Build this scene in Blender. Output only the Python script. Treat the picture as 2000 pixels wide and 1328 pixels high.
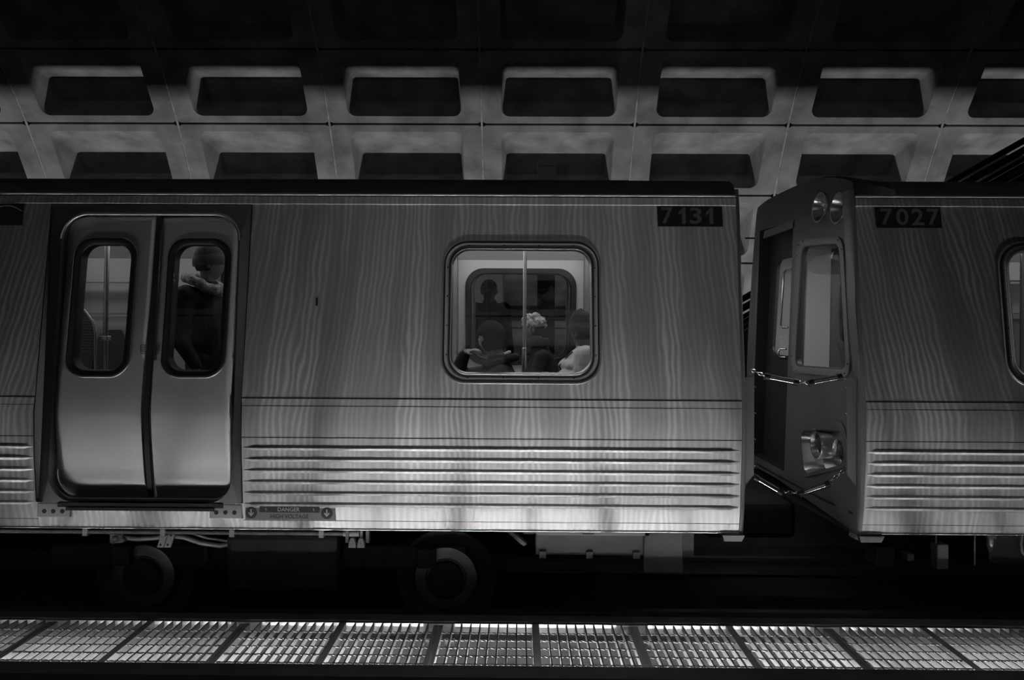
import bpy, bmesh, math, random
from mathutils import Vector, Matrix
from mathutils.geometry import delaunay_2d_cdt
random.seed(7)
PI = math.pi
sc = bpy.context.scene
for _o in list(bpy.data.objects):
    bpy.data.objects.remove(_o)
COL = sc.collection

# ------------------------------------------------------------------ camera
EYE = 2.22                       # eye height above the rail heads
FPX = 1556.0                     # focal length in pixels of the 2000 px wide frame
YAW, ROLL = math.radians(0.55), math.radians(0.30)
cd = bpy.data.cameras.new('camera')
cd.sensor_width = 36.0
cd.lens = 36.0 * FPX / 2000.0
cd.shift_y = -32.0 / 2000.0
cd.clip_end = 200
cam = bpy.data.objects.new('camera', cd)
COL.objects.link(cam)
cam.matrix_world = (Matrix.Translation((0, 0, EYE)) @ Matrix.Rotation(YAW, 4, 'Z')
                    @ Matrix.Rotation(PI / 2, 4, 'X') @ Matrix.Rotation(ROLL, 4, 'Z'))
sc.camera = cam

# ------------------------------------------------------------------ world, exposure
w = bpy.data.worlds.new('station_air')
sc.world = w
w.use_nodes = True
w.node_tree.nodes['Background'].inputs[0].default_value = (1, 1, 1, 1)
w.node_tree.nodes['Background'].inputs[1].default_value = 0.0
sc.view_settings.view_transform = 'Standard'
sc.view_settings.look = 'None'
sc.view_settings.exposure = 0.0
sc.view_settings.gamma = 1.0
sc.view_settings.use_curve_mapping = False
sc.cycles.use_denoising = True
sc.cycles.max_bounces = 8
sc.cycles.diffuse_bounces = 4
sc.cycles.glossy_bounces = 4
sc.cycles.transparent_max_bounces = 12
sc.cycles.sample_clamp_indirect = 4.0

# levels of the lamps
TUBE_L = 125.0        # radiance of the lamps in the trough between the tracks
COVE_W = 300.0        # lamp trough behind the far platform
NEAR_W = 300.0        # unseen lamp added behind the camera's platform to brighten the car side
CABIN_L = 8.5         # light panels in the passenger cabins
CAB_L = 24.0           # driver's cab


def area(name, loc, rot, sx, sy, power, spread=PI):
    ld = bpy.data.lights.new(name, 'AREA')
    ld.shape = 'RECTANGLE'
    ld.size, ld.size_y, ld.energy = sx, sy, power
    ld.spread = spread
    o = bpy.data.objects.new(name, ld)
    o.location, o.rotation_euler = loc, rot
    COL.objects.link(o)
    return o


# cove lamps at the foot of the far vault, shining up
area('cove_light', (0.5, 11.30, 1.00), (PI, 0, 0), 30.0, 0.035, COVE_W)
# unseen lamp added behind the camera, cut short so the car ends stay darker
area('near_cove_fill', (0, -1.90, 1.00), (PI, 0, 0), 7.8, 0.05, NEAR_W)

# ------------------------------------------------------------------ helpers


def gray(v):
    return (v, v, v, 1.0)


def mat(name, base=0.5, rough=0.5, metal=0.0, aniso=0.0, noise=None, bump=None, spec=0.5,
        tangent=None, emit=None, scale=(1, 1, 1), refl_streaks=None):
    m = bpy.data.materials.new(name)
    m.use_nodes = True
    nt = m.node_tree
    b = nt.nodes['Principled BSDF']
    b.inputs['Base Color'].default_value = gray(base)
    b.inputs['Roughness'].default_value = rough
    b.inputs['Metallic'].default_value = metal
    b.inputs['Specular IOR Level'].default_value = spec
    if aniso:
        b.inputs['Anisotropic'].default_value = aniso
    if tangent:
        cx = nt.nodes.new('ShaderNodeCombineXYZ')
        for i in range(3):
            cx.inputs[i].default_value = tangent[i]
        nt.links.new(cx.outputs[0], b.inputs['Tangent'])
    tc = mp = None
    if noise or bump:
        tc = nt.nodes.new('ShaderNodeTexCoord')
        mp = nt.nodes.new('ShaderNodeMapping')
        mp.inputs['Scale'].default_value = scale
        nt.links.new(tc.outputs['Object'], mp.inputs['Vector'])
    if noise:                     # (scale, low, high, detail)
        n = nt.nodes.new('ShaderNodeTexNoise')
        n.inputs['Scale'].default_value = noise[0]
        n.inputs['Detail'].default_value = noise[3] if len(noise) > 3 else 6
        r = nt.nodes.new('ShaderNodeMapRange')
        r.inputs['From Min'].default_value = 0.3
        r.inputs['From Max'].default_value = 0.7
        r.inputs['To Min'].default_value = noise[1]
        r.inputs['To Max'].default_value = noise[2]
        nt.links.new(mp.outputs[0], n.inputs['Vector'])
        nt.links.new(n.outputs['Fac'], r.inputs['Value'])
        nt.links.new(r.outputs[0], b.inputs['Base Color'])
    if bump:                      # list of (scale, height in metres)
        prev = None
        for (s, h) in bump:
            n = nt.nodes.new('ShaderNodeTexNoise')
            n.inputs['Scale'].default_value = s
            n.inputs['Detail'].default_value = 2
            bp = nt.nodes.new('ShaderNodeBump')
            bp.inputs['Strength'].default_value = 1.0
            bp.inputs['Distance'].default_value = h
            nt.links.new(mp.outputs[0], n.inputs['Vector'])
            nt.links.new(n.outputs['Fac'], bp.inputs['Height'])
            if prev:
                nt.links.new(prev.outputs[0], bp.inputs['Normal'])
            prev = bp
        nt.links.new(prev.outputs[0], b.inputs['Normal'])
    if refl_streaks:                     # (line pitch m, warp, fan, rough_lo, rough_hi, base_lo, base_hi)
        pitch, warp, fan, rlo, rhi, blo, bhi = refl_streaks
        N, Lk = nt.nodes.new, nt.links.new

        def math_(op, a, b_=None):
            q = N('ShaderNodeMath'); q.operation = op
            for i, v in enumerate((a, b_)):
                if v is None:
                    continue
                if isinstance(v, (int, float)):
                    q.inputs[i].default_value = v
                else:
                    Lk(v, q.inputs[i])
            return q.outputs[0]
        ge = N('ShaderNodeNewGeometry')
        sx = N('ShaderNodeSeparateXYZ'); Lk(ge.outputs['Position'], sx.inputs[0])
        X, Z = sx.outputs['X'], sx.outputs['Z']
        # reflected light streaks painted into base colour and roughness, fanning with height
        up = math_('MAXIMUM', math_('SUBTRACT', Z, 1.6), 0.0)
        xs = math_('ADD', X, math_('MULTIPLY', math_('MULTIPLY', X, up), fan))
        def nz(sxx, szz, off, det=1.0):
            cv = N('ShaderNodeCombineXYZ')
            Lk(math_('MULTIPLY', xs, sxx), cv.inputs[0]); Lk(math_('MULTIPLY', Z, szz), cv.inputs[1]); cv.inputs[2].default_value = off
            n_ = N('ShaderNodeTexNoise'); n_.inputs['Scale'].default_value = 1.0; n_.inputs['Detail'].default_value = det
            Lk(cv.outputs[0], n_.inputs['Vector'])
            return n_.outputs['Fac']
        ph = math_('ADD', math_('MULTIPLY', xs, 2 * PI / pitch), math_('MULTIPLY', nz(8.0, 3.2, 0.0), warp * 2 * PI))
        ph = math_('ADD', ph, math_('MULTIPLY', nz(1.2, .3, 4.0), 30.0))
        fine = math_('ADD', math_('MULTIPLY', math_('SINE', ph), 0.5), 0.5)
        fine = math_('POWER', fine, 1.4)
        broad = N('ShaderNodeMapRange'); broad.interpolation_type = 'SMOOTHSTEP'
        broad.inputs['From Min'].default_value = .40; broad.inputs['From Max'].default_value = .58
        Lk(nz(6.0, .35, 9.0, 2.0), broad.inputs['Value'])
        fac = math_('MULTIPLY', math_('ADD', math_('MULTIPLY', fine, .75), .25), math_('ADD', math_('MULTIPLY', broad.outputs[0], .7), .3))
        for sock, lo, hi in (('Roughness', rlo, rhi), ('Base Color', blo, bhi)):
            mr = N('ShaderNodeMapRange')
            mr.inputs['To Min'].default_value = lo; mr.inputs['To Max'].default_value = hi
            Lk(fac, mr.inputs['Value']); Lk(mr.outputs[0], b.inputs[sock])
    if emit is not None:
        b.inputs['Emission Color'].default_value = gray(1)
        b.inputs['Emission Strength'].default_value = emit
    return m


def glass(name, tint=0.75, refl=1.0):
    m = bpy.data.materials.new(name)
    m.use_nodes = True
    nt = m.node_tree
    for n in list(nt.nodes):
        nt.nodes.remove(n)
    out = nt.nodes.new('ShaderNodeOutputMaterial')
    tr = nt.nodes.new('ShaderNodeBsdfTransparent')
    tr.inputs[0].default_value = gray(tint)
    gl = nt.nodes.new('ShaderNodeBsdfGlossy')
    gl.inputs['Roughness'].default_value = 0.02
    gl.inputs['Color'].default_value = gray(refl)
    fr = nt.nodes.new('ShaderNodeFresnel')
    fr.inputs['IOR'].default_value = 1.45
    mx = nt.nodes.new('ShaderNodeMixShader')
    nt.links.new(fr.outputs[0], mx.inputs[0])
    nt.links.new(tr.outputs[0], mx.inputs[1])
    nt.links.new(gl.outputs[0], mx.inputs[2])
    nt.links.new(mx.outputs[0], out.inputs[0])
    return m


M = {
    'concrete': mat('vault_concrete', rough=0.9, noise=(2.6, 0.18, 0.37, 12), bump=[(30, 0.004), (4, 0.01)], spec=0.2),
    'joint': mat('joint_sealant', 0.05, 0.8),
    'bead': mat('joint_bead', 0.42, 0.6, noise=(9, 0.25, 0.5)),
    'floor': mat('platform_tile', rough=0.6, noise=(5, 0.10, 0.16)),
    'trackbed': mat('track_bed_concrete', rough=0.95, noise=(6, 0.02, 0.05)),
    'side': mat('streaked_stainless', rough=0.34, metal=1.0, aniso=1.0, tangent=(0, 0, 1), bump=[(7, 0.0010)], scale=(1, 1, 0.45),
                refl_streaks=(0.042, 1.6, .065, .33, .49, .42, .74)),
    'skirt': mat('skirt_stainless', rough=0.34, metal=1.0, aniso=1.0, tangent=(0, 0, 1), bump=[(10, 0.0006)], scale=(1, 1, 0.8),
                 refl_streaks=(0.050, 2.8, 0.0, .32, .46, .40, .88)),
    'flute': mat('bead_stainless', rough=0.34, metal=1.0, aniso=1.0, tangent=(0, 0, 1),
                 refl_streaks=(0.050, 1.2, 0.0, .38, .44, .58, .78)),
    'doormetal': mat('door_stainless', rough=0.42, metal=1.0, aniso=0.9, tangent=(0, 0, 1), noise=(2, 0.58, 0.68, 2),
                     bump=[(2.5, 0.0012)], scale=(1, 1, 0.5)),
    'portal': mat('portal_metal', 0.20, 0.45, 1.0),
    'chrome': mat('polished_trim', 0.75, 0.16, 1.0),
    'satin': mat('satin_trim', 0.5, 0.3, 1.0),
    'roof': mat('roof_paint', 0.10, 0.55, noise=(4, 0.06, 0.10)),
    'mask': mat('end_paint', 0.10, 0.45, bump=[(1.5, 0.002)]),
    'maskfin': mat('end_fin_paint', 0.16, 0.5),
    'rubber': mat('black_rubber', 0.012, 0.5),
    'black': mat('black_paint', 0.02, 0.5),
    'plate': mat('number_plate_black', 0.012, 0.6),
    'digit': mat('number_grey', 0.16, 0.6),
    'labelgrey': mat('label_grey', 0.16, 0.7),
    'labeldark': mat('label_dark', 0.03, 0.7),
    'labellight': mat('label_light', 0.38, 0.7),
    'glass': glass('window_glass', 0.72),
    'doorglass': glass('door_glass', 0.27),
    'cabglass': glass('cab_glass', 0.66),
    'rail': mat('rolled_trim', 0.8, 0.34, 1.0),
    'farglass': glass('far_window_glass', 0.28),
    'lining': mat('cabin_lining', rough=0.45, noise=(1.2, 0.50, 0.58)),
    'linedark': mat('cabin_trim', 0.16, 0.5),
    'seat': mat('seat_vinyl', 0.05, 0.5),
    'cabfloor': mat('cabin_floor', 0.12, 0.5),
    'pole': mat('grab_pole', 0.6, 0.25, 1.0),
    'galv': mat('galvanised_bars', rough=0.6, metal=0.1, noise=(12, 0.11, 0.17)),
    'flatbar': mat('flat_bar_zinc', rough=0.42, metal=1.0, noise=(12, 0.50, 0.62)),
    'trough': mat('trough_paint', rough=0.75, noise=(9, 0.27, 0.44, 8)),
    'troughdark': mat('trough_cover', rough=0.8, noise=(5, 0.05, 0.08)),
    'under': mat('underframe', rough=0.7, noise=(8, 0.012, 0.03)),
    'equip': mat('equipment_box_paint', rough=0.6, noise=(5, 0.12, 0.18)),
    'equiplight': mat('equipment_flange', rough=0.5, noise=(5, 0.3, 0.4)),
    'steel': mat('wheel_steel', 0.35, 0.4, 0.9),
    'cable': mat('cable_sleeve', 0.35, 0.35, 0.3),
    'skin': mat('skin', 0.2, 0.5, noise=(10, 0.16, 0.22)),
    'shadedskin': mat('skin_shaded', 0.08, 0.5, noise=(10, 0.06, 0.10)),  # darker copy of the skin, shade put into its colour
    'hair': mat('dark_hair', 0.010, 0.8, spec=0.12, bump=[(90, 0.006)]),
    'jacket': mat('dark_jacket', 0.012, 0.8, spec=0.2, bump=[(25, 0.008)]),
    'coat': mat('black_coat', 0.008, 0.8, bump=[(25, 0.006)]),
    'puffer': mat('pale_puffer', rough=0.45, noise=(6, 0.42, 0.5), bump=[(22, 0.006)]),
    'beanie': mat('dark_knit', 0.010, 0.9, bump=[(70, 0.004)]),
    'greyknit': mat('grey_knit', 0.05, 0.9, bump=[(80, 0.004)]),
    'fluffy': mat('fluffy_wool', rough=1.0, noise=(35, 0.2, 0.55), bump=[(60, 0.012)]),
    'glove': mat('black_glove', 0.008, 0.45),
    'trousers': mat('dark_trousers', 0.03, 0.8),
    'white': mat('white_collar', 0.5, 0.8),
    'eye': mat('eye_white', 0.5, 0.3),
    'lampbowl': mat('lamp_bowl', 0.6, 0.28, 1.0),
    'darklens': mat('dark_lens', 0.04, 0.12),
    'lens': mat('lamp_lens', 0.25, 0.1, 0.6),
    'tube': mat('tube_light', 0.8, 0.5, emit=TUBE_L),
    'tubedim': mat('dimmed_tube_light', 0.8, 0.5, emit=TUBE_L * 0.6),
    'cabinlight': mat('cabin_light_panel', 0.8, 0.5, emit=CABIN_L),
    'cabindim': mat('cabin_light_panel_dim', 0.8, 0.5, emit=CABIN_L * 0.4),
    'cablight': mat('cab_light_panel', 0.8, 0.5, emit=CAB_L),
    'platformmetal': mat('pylon_paint', 0.5, 0.6),
    'escalator': mat('escalator_dark', 0.03, 0.4),
}


def Wloc(o):
    v = Vector((0, 0, 0))
    while o is not None:
        v = v + o.location
        o = o.parent
    return v


def tag(o, label=None, cat=None, group=None, kind=None):
    if label:
        o['label'] = label
    if cat:
        o['category'] = cat
    if group:
        o['group'] = group
    if kind:
        o['kind'] = kind
    return o


def empty(name, loc, label=None, cat=None, group=None):
    o = bpy.data.objects.new(name, None)
    o.empty_display_size = 0.2
    o.location = loc
    COL.objects.link(o)
    return tag(o, label, cat, group)


class MB:
    """collects world-space geometry for one mesh"""

    def __init__(s):
        s.v, s.f = [], []

    def add(s, vs, fs):
        n = len(s.v)
        s.v += [tuple(v) for v in vs]
        s.f += [tuple(i + n for i in f) for f in fs]
        return s

    def box(s, x0, x1, y0, y1, z0, z1):
        vs = [(x, y, z) for x in (x0, x1) for y in (y0, y1) for z in (z0, z1)]
        return s.add(vs, [(0, 1, 3, 2), (4, 6, 7, 5), (0, 4, 5, 1), (2, 3, 7, 6), (0, 2, 6, 4), (1, 5, 7, 3)])

    def bbox(s, x0, x1, y0, y1, z0, z1, b=0.01, seg=2):
        """box with bevelled edges"""
        bm = bmesh.new()
        vs = [bm.verts.new((x, y, z)) for x in (x0, x1) for y in (y0, y1) for z in (z0, z1)]
        for q in [(0, 1, 3, 2), (4, 6, 7, 5), (0, 4, 5, 1), (2, 3, 7, 6), (0, 2, 6, 4), (1, 5, 7, 3)]:
            bm.faces.new([vs[i] for i in q])
        bmesh.ops.bevel(bm, geom=list(bm.edges), offset=b, segments=seg, profile=0.5, affect='EDGES')
        bm.verts.index_update()
        s.add([v.co[:] for v in bm.verts], [[v.index for v in f.verts] for f in bm.faces])
        bm.free()
        return s

    def sweep(s, path, rad, n=10, cap=True, flat=1.0):
        """tube along a path; rad one number or a list"""
        P = [Vector(p) for p in path]
        R = rad if isinstance(rad, (list, tuple)) else [rad] * len(P)
        prevu = None
        rings = []
        for i, p in enumerate(P):
            t = (P[min(i + 1, len(P) - 1)] - P[max(i - 1, 0)]).normalized()
            u = prevu if prevu is not None else (Vector((0, 0, 1)) if abs(t.z) < 0.9 else Vector((0, 1, 0)))
            u = (u - t * u.dot(t)).normalized()
            v = t.cross(u)
            prevu = u
            rings.append([p + (u * math.cos(a) * flat + v * math.sin(a)) * R[i]
                          for a in [2 * PI * k / n for k in range(n)]])
        base = []
        for r in rings:
            base += r
        fs = []
        for i in range(len(P) - 1):
            for k in range(n):
                a, b = i * n + k, i * n + (k + 1) % n
                fs.append((a, b, b + n, a + n))
        if cap:
            fs.append(tuple(reversed(range(n))))
            fs.append(tuple((len(P) - 1) * n + k for k in range(n)))
        return s.add(base, fs)

    def ball(s, c, rx, ry=None, rz=None, n=14, m=10, rot=None):
        ry = rx if ry is None else ry
        rz = rx if rz is None else rz
        vs, fs = [], []
        for j in range(m + 1):
            th = PI * j / m
            for i in range(n):
                a = 2 * PI * i / n
                v = Vector((rx * math.sin(th) * math.cos(a), ry * math.sin(th) * math.sin(a), rz * math.cos(th)))
                if rot:
                    v = rot @ v
                vs.append(v + Vector(c))
        for j in range(m):
            for i in range(n):
                a, b = j * n + i, j * n + (i + 1) % n
                fs.append((a, a + n, b + n, b))
        return s.add(vs, fs)

    def capsule(s, p0, p1, r0, r1, n=12):
        p0, p1 = Vector(p0), Vector(p1)
        d = p1 - p0
        L = max(d.length, 1e-5)
        t = d / L
        path, rad = [], []
        for k in range(5):
            a = PI / 2 * (1 - k / 4)
            path.append(p0 - t * r0 * math.sin(a)); rad.append(max(r0 * math.cos(a), r0 * 0.08))
        for k in range(5):
            a = PI / 2 * k / 4
            path.append(p1 + t * r1 * math.sin(a)); rad.append(max(r1 * math.cos(a), r1 * 0.08))
        return s.sweep(path, rad, n)

    def loft(s, loops, close=True, cap0=False, cap1=False):
        n = len(loops[0])
        vs = []
        for l in loops:
            vs += list(l)
        fs = []
        for i in range(len(loops) - 1):
            for k in range(n if close else n - 1):
                a, b = i * n + k, i * n + (k + 1) % n
                fs.append((a, b, b + n, a + n))
        if cap0:
            fs.append(tuple(reversed(range(n))))
        if cap1:
            fs.append(tuple((len(loops) - 1) * n + k for k in range(n)))
        return s.add(vs, fs)

    def build(s, name, m, parent=None, smooth=None, mods=None):
        off = Wloc(parent) if parent else Vector((0, 0, 0))
        me = bpy.data.meshes.new(name)
        me.from_pydata([(v[0] - off.x, v[1] - off.y, v[2] - off.z) for v in s.v], [], s.f)
        bm = bmesh.new()
        bm.from_mesh(me)
        bmesh.ops.recalc_face_normals(bm, faces=bm.faces)
        bm.to_mesh(me)
        bm.free()
        me.materials.append(m)
        if smooth is not None:
            me.polygons.foreach_set('use_smooth', [True] * len(me.polygons))
            me.set_sharp_from_angle(angle=math.radians(smooth))
        o = bpy.data.objects.new(name, me)
        COL.objects.link(o)
        if parent:
            o.parent = parent
        return o


def root_mesh(mb, name, m, label, cat, group=None, smooth=None, kind=None):
    """a thing that is a single mesh, origin at the middle of its foot"""
    xs = [v[0] for v in mb.v]; ys = [v[1] for v in mb.v]; zs = [v[2] for v in mb.v]
    c = Vector(((min(xs) + max(xs)) / 2, (min(ys) + max(ys)) / 2, min(zs)))
    mb.v = [(v[0] - c.x, v[1] - c.y, v[2] - c.z) for v in mb.v]
    o = mb.build(name, m, None, smooth)
    o.location = c
    return tag(o, label, cat, group, kind)


def copy_tree(o, parent=None):
    c = o.copy()
    COL.objects.link(c)
    c.parent = parent
    for ch in [x for x in KIDS.get(o, [])]:
        copy_tree(ch, c)
    return c


KIDS = {}


def kids_index(root):
    KIDS.clear()
    for o in bpy.data.objects:
        if o.parent:
            KIDS.setdefault(o.parent, []).append(o)


def bake_remesh(mb, name, m, parent, voxel=0.01, smooth_it=4):
    """join overlapping volumes into one continuous skin"""
    me = bpy.data.meshes.new('tmp')
    me.from_pydata(mb.v, [], mb.f)
    bm = bmesh.new(); bm.from_mesh(me)
    bmesh.ops.recalc_face_normals(bm, faces=bm.faces)
    bm.to_mesh(me); bm.free()
    t = bpy.data.objects.new('tmp', me)
    COL.objects.link(t)
    r = t.modifiers.new('r', 'REMESH'); r.mode = 'VOXEL'; r.voxel_size = voxel
    if smooth_it:
        s2 = t.modifiers.new('s', 'SMOOTH'); s2.iterations = smooth_it; s2.factor = 0.5
    dg = bpy.context.evaluated_depsgraph_get()
    dg.update()
    new = bpy.data.meshes.new_from_object(t.evaluated_get(dg))
    bpy.data.objects.remove(t)
    off = Wloc(parent) if parent else Vector((0, 0, 0))
    new.transform(Matrix.Translation(-off))
    new.name = name
    new.materials.clear(); new.materials.append(m)
    new.polygons.foreach_set('use_smooth', [True] * len(new.polygons))
    o = bpy.data.objects.new(name, new)
    COL.objects.link(o)
    o.parent = parent
    return o


def rrect(cx, cz, w_, h_, r, n=8):
    """rounded rectangle, counter-clockwise list of (a, b)"""
    r = min(r, w_ / 2 - 1e-4, h_ / 2 - 1e-4)
    out = []
    for (sx, sz, a0) in ((1, 1, 0), (-1, 1, 90), (-1, -1, 180), (1, -1, 270)):
        for k in range(n + 1):
            a = math.radians(a0 + 90 * k / n)
            out.append((cx + sx * (w_ / 2 - r) + r * math.cos(a), cz + sz * (h_ / 2 - r) + r * math.sin(a)))
    return out


def inpoly(p, poly):
    x, y = p
    c = False
    j = len(poly) - 1
    for i in range(len(poly)):
        xi, yi = poly[i]; xj, yj = poly[j]
        if (yi > y) != (yj > y) and x < (xj - xi) * (y - yi) / (yj - yi) + xi:
            c = not c
        j = i
    return c


def sheet(outer, holes, fn, step=None):
    """flat 2-D region with holes, mapped to 3-D by fn(a, b) -> MB"""
    pts, edges = [], []
    for loop in [outer] + holes:
        n0 = len(pts)
        pts += [Vector(p) for p in loop]
        edges += [(n0 + i, n0 + (i + 1) % len(loop)) for i in range(len(loop))]
    if step:
        sa, sb = step
        a0 = min(p[0] for p in outer); a1 = max(p[0] for p in outer)
        b0 = min(p[1] for p in outer); b1 = max(p[1] for p in outer)
        na, nb = max(1, int((a1 - a0) / sa)), max(1, int((b1 - b0) / sb))
        for i in range(1, na):
            for j in range(1, nb):
                q = (a0 + (a1 - a0) * i / na, b0 + (b1 - b0) * j / nb)
                if inpoly(q, outer) and not any(inpoly(q, h) for h in holes):
                    pts.append(Vector(q))
    vs, es, fs, *_ = delaunay_2d_cdt(pts, edges, [], 0, 1e-5)
    mb = MB()
    keep = []
    for f in fs:
        c = ((vs[f[0]].x + vs[f[1]].x + vs[f[2]].x) / 3, (vs[f[0]].y + vs[f[1]].y + vs[f[2]].y) / 3)
        if inpoly(c, outer) and not any(inpoly(c, h) for h in holes):
            keep.append(tuple(f))
    mb.add([fn(v.x, v.y) for v in vs], keep)
    return mb


def text_mesh(txt, cx, cz, w_, h_, y, bold=0.0, depth=0.0015, mirror=False):
    """lettering facing -Y, fitted to a box; returns MB (y may be a function of z)"""
    cu = bpy.data.curves.new('t', 'FONT')
    cu.body = txt
    cu.size = 1.0
    cu.offset = bold
    cu.resolution_u = 3
    t = bpy.data.objects.new('t', cu)
    COL.objects.link(t)
    dg = bpy.context.evaluated_depsgraph_get()
    dg.update()
    me = bpy.data.meshes.new_from_object(t.evaluated_get(dg))
    bpy.data.objects.remove(t)
    xs = [v.co.x for v in me.vertices]; ys = [v.co.y for v in me.vertices]
    x0, x1, y0, y1 = min(xs), max(xs), min(ys), max(ys)
    fy = y if callable(y) else (lambda z: y)
    vs = []
    for v in me.vertices:
        a = (v.co.x - x0) / (x1 - x0) - 0.5
        b = (v.co.y - y0) / (y1 - y0) - 0.5
        z = cz + b * h_
        vs.append((cx + a * w_, fy(z) - depth, z))
    mb = MB().add(vs, [tuple(p.vertices) for p in me.polygons])
    bpy.data.meshes.remove(me)
    return mb


# ------------------------------------------------------------------ the vault
VC_Y, VC_Z, VR = 4.70, EYE - 2.45, 8.90          # axis and radius of the vault
PITCH, XOFF = 2.26, -0.575
ROWD = 7.27
PHI0 = 37.3 - 4 * ROWD


def vp(x, r, phi):
    a = math.radians(phi)
    return (x, VC_Y + r * math.cos(a), VC_Z + r * math.sin(a))


def vault():
    mb, dark, bead = MB(), MB(), MB()
    rows = [PHI0 + ROWD * k for k in range(22)]
    gp = 0.014
    ga = math.degrees(0.016 / VR)
    N = 6
    for ci in range(-7, 9):
        x0, x1 = XOFF + PITCH * ci + gp, XOFF + PITCH * (ci + 1) - gp
        cx = (x0 + x1) / 2
        for ri, p0 in enumerate(rows):
            a0, a1 = p0 + ga, p0 + ROWD - ga
            if a1 > 168:
                continue
            far = p0 + ROWD / 2 < 90
            d2r = math.degrees(1 / VR)
            # opening in (x, phi) measured in metres along the arc
            oc = (p0 + (0.8 + 6.5) / 2) if far else (p0 + ROWD - (0.8 + 6.5) / 2)
            oh = 5.7 / d2r
            front = rrect(0, 0, 1.68, oh, 0.13, N)
            # the back panel sits low: the upper side is splayed, the lower one is square
            bh = 2.1 / d2r
            bo = (-(oh - bh) / 2 + 0.04) * (1 if far else -1)
            mid = rrect(0, bo * 0.06, 1.66, oh * 0.985, 0.13, N)
            back = rrect(0, bo, 1.54, bh, 0.05, N)

            def P(q, r):
                return vp(cx + q[0], r, oc + q[1] * d2r * VR / r if False else oc + q[1] * d2r)
            fl = [P(q, VR) for q in front]
            ml = [P(q, VR + 0.03) for q in mid]
            bl = [P(q, VR + 0.46) for q in back]
            mb.loft([fl, ml, bl], True, False, True)
            # front face of the panel around the opening
            n = len(front)
            outer = []
            hw = (x1 - x0) / 2
            for q in front:
                # push the ring point out to the cell edge
                u, v_ = q[0] / 0.84, q[1] / (oh / 2)
                m_ = max(abs(u), abs(v_))
                u, v_ = u / m_, v_ / m_
                ph = oc + (a1 - oc) * v_ if v_ >= 0 else oc + (oc - a0) * v_
                outer.append(vp(cx + u * hw, VR, ph))
            lip = [(p[0], VC_Y + (p[1] - VC_Y) * (VR + 0.10) / VR, VC_Z + (p[2] - VC_Z) * (VR + 0.10) / VR) for p in outer]
            mb.loft([lip, outer, fl])
    # dark joint backing
    for k in range(len(rows)):
        p = rows[k]
        if p > 168:
            continue
        dark.add([vp(-18, VR + 0.05, p - .25), vp(20, VR + 0.05, p - .25), vp(20, VR + 0.05, p + .25), vp(-18, VR + 0.05, p + .25)], [(0, 1, 2, 3)])
    vb = MB()
    for ci in range(-7, 9):
        x = XOFF + PITCH * ci
        path = [vp(x, VR + 0.012, PHI0 + 2 * k) for k in range(80)]
        bead.sweep(path, 0.017, 6)
        dark.add([vp(x + s, VR + 0.06, PHI0 + 4 * k) for k in range(40) for s in (-.03, .03)],
                 [(2 * k, 2 * k + 1, 2 * k + 3, 2 * k + 2) for k in range(39)])
    o = mb.build('ceiling', M['concrete'], None, 35)
    o['kind'] = 'structure'
    j = dark.build('joint_gap', M['joint'], o)
    b = bead.build('joint_bead', M['bead'], o, 60)
    return o


vault()


def struct(mb, name, m, smooth=None):
    o = mb.build(name, m, None, smooth)
    o['kind'] = 'structure'
    return o


# track bed, platforms, far wall foot, parapet
struct(MB().box(-18, 20, 0.95, 8.65, -0.25, -0.17), 'floor', M['trackbed'])
struct(MB().box(-18, 20, 8.62, 11.08, -0.25, 1.0), 'floor', M['floor'])
struct(MB().box(-18, 20, -1.68, 0.72, -0.25, 1.0), 'floor', M['floor'])
struct(MB().box(-18, 20, 11.08, 11.18, -0.25, 1.72).box(-18, 20, 11.04, 11.328, 1.72, 1.80), 'wall_far', M['concrete'])
struct(MB().box(-18, 20, 11.18, 11.45, -0.25, 0.93), 'trim_1', M['troughdark'])
struct(MB().box(-18, 20, -1.78, -1.68, -0.25, 1.72).box(-18, 20, -1.94, -1.64, 1.72, 1.80), 'wall_near', M['concrete'])

# rails and ties of both tracks
for yc, which in ((6.92, 'far track under the train'), (2.45, 'near track in front of the camera')):
    for s_, side in ((-1, 'near'), (1, 'far')):
        y = yc + s_ * 0.7175
        rb = MB()
        prof = [(-.065, -.15), (.065, -.15), (.065, -.138), (.009, -.12), (.009, -.045), (.036, -.03), (.036, 0), (-.036, 0), (-.036, -.03), (-.009, -.045), (-.009, -.12), (-.065, -.138)]
        rb.loft([[(x, y + p[0], p[1]) for p in prof] for x in (-18, 20)], True, True, True)
        root_mesh(rb, 'running_rail', M['steel'], '%s running rail of the %s' % (side, which), 'rail')

# ------------------------------------------------------------------ light trough between the tracks
GY0, GY1, GZ = 4.42, 5.04, 0.32
tr = MB()
tr.box(-9, 10, GY0 - 0.16, GY0 - 0.012, -0.17, GZ + 0.005)         # near wall
tr.box(-9, 10, GY1 + 0.012, GY1 + 0.12, -0.17, GZ + 0.01)          # far wall
struct(tr, 'trim_2', M['troughdark'])
lin = MB()
lin.box(-9, 10, GY1 + 0.001, GY1 + 0.011, 0.262, GZ - 0.004)
lin.add([(-9, GY1 - .004, .222), (10, GY1 - .004, .222), (10, GY1 - .06, -.1), (-9, GY1 - .06, -.1)], [(0, 1, 2, 3)])
lin.box(-9, 10, GY0 - 0.011, GY1 + .011, -0.17, -0.15)
lo = struct(lin, 'trim_3', M['trough'])
struct(MB().box(-9, 10, GY1 - 0.006, GY1 + 0.011, 0.222, 0.262), 'trim_4', M['black'])  # black strip painted in for the shadow under the ledge

PW = 1.22
gx0 = -0.50


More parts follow.
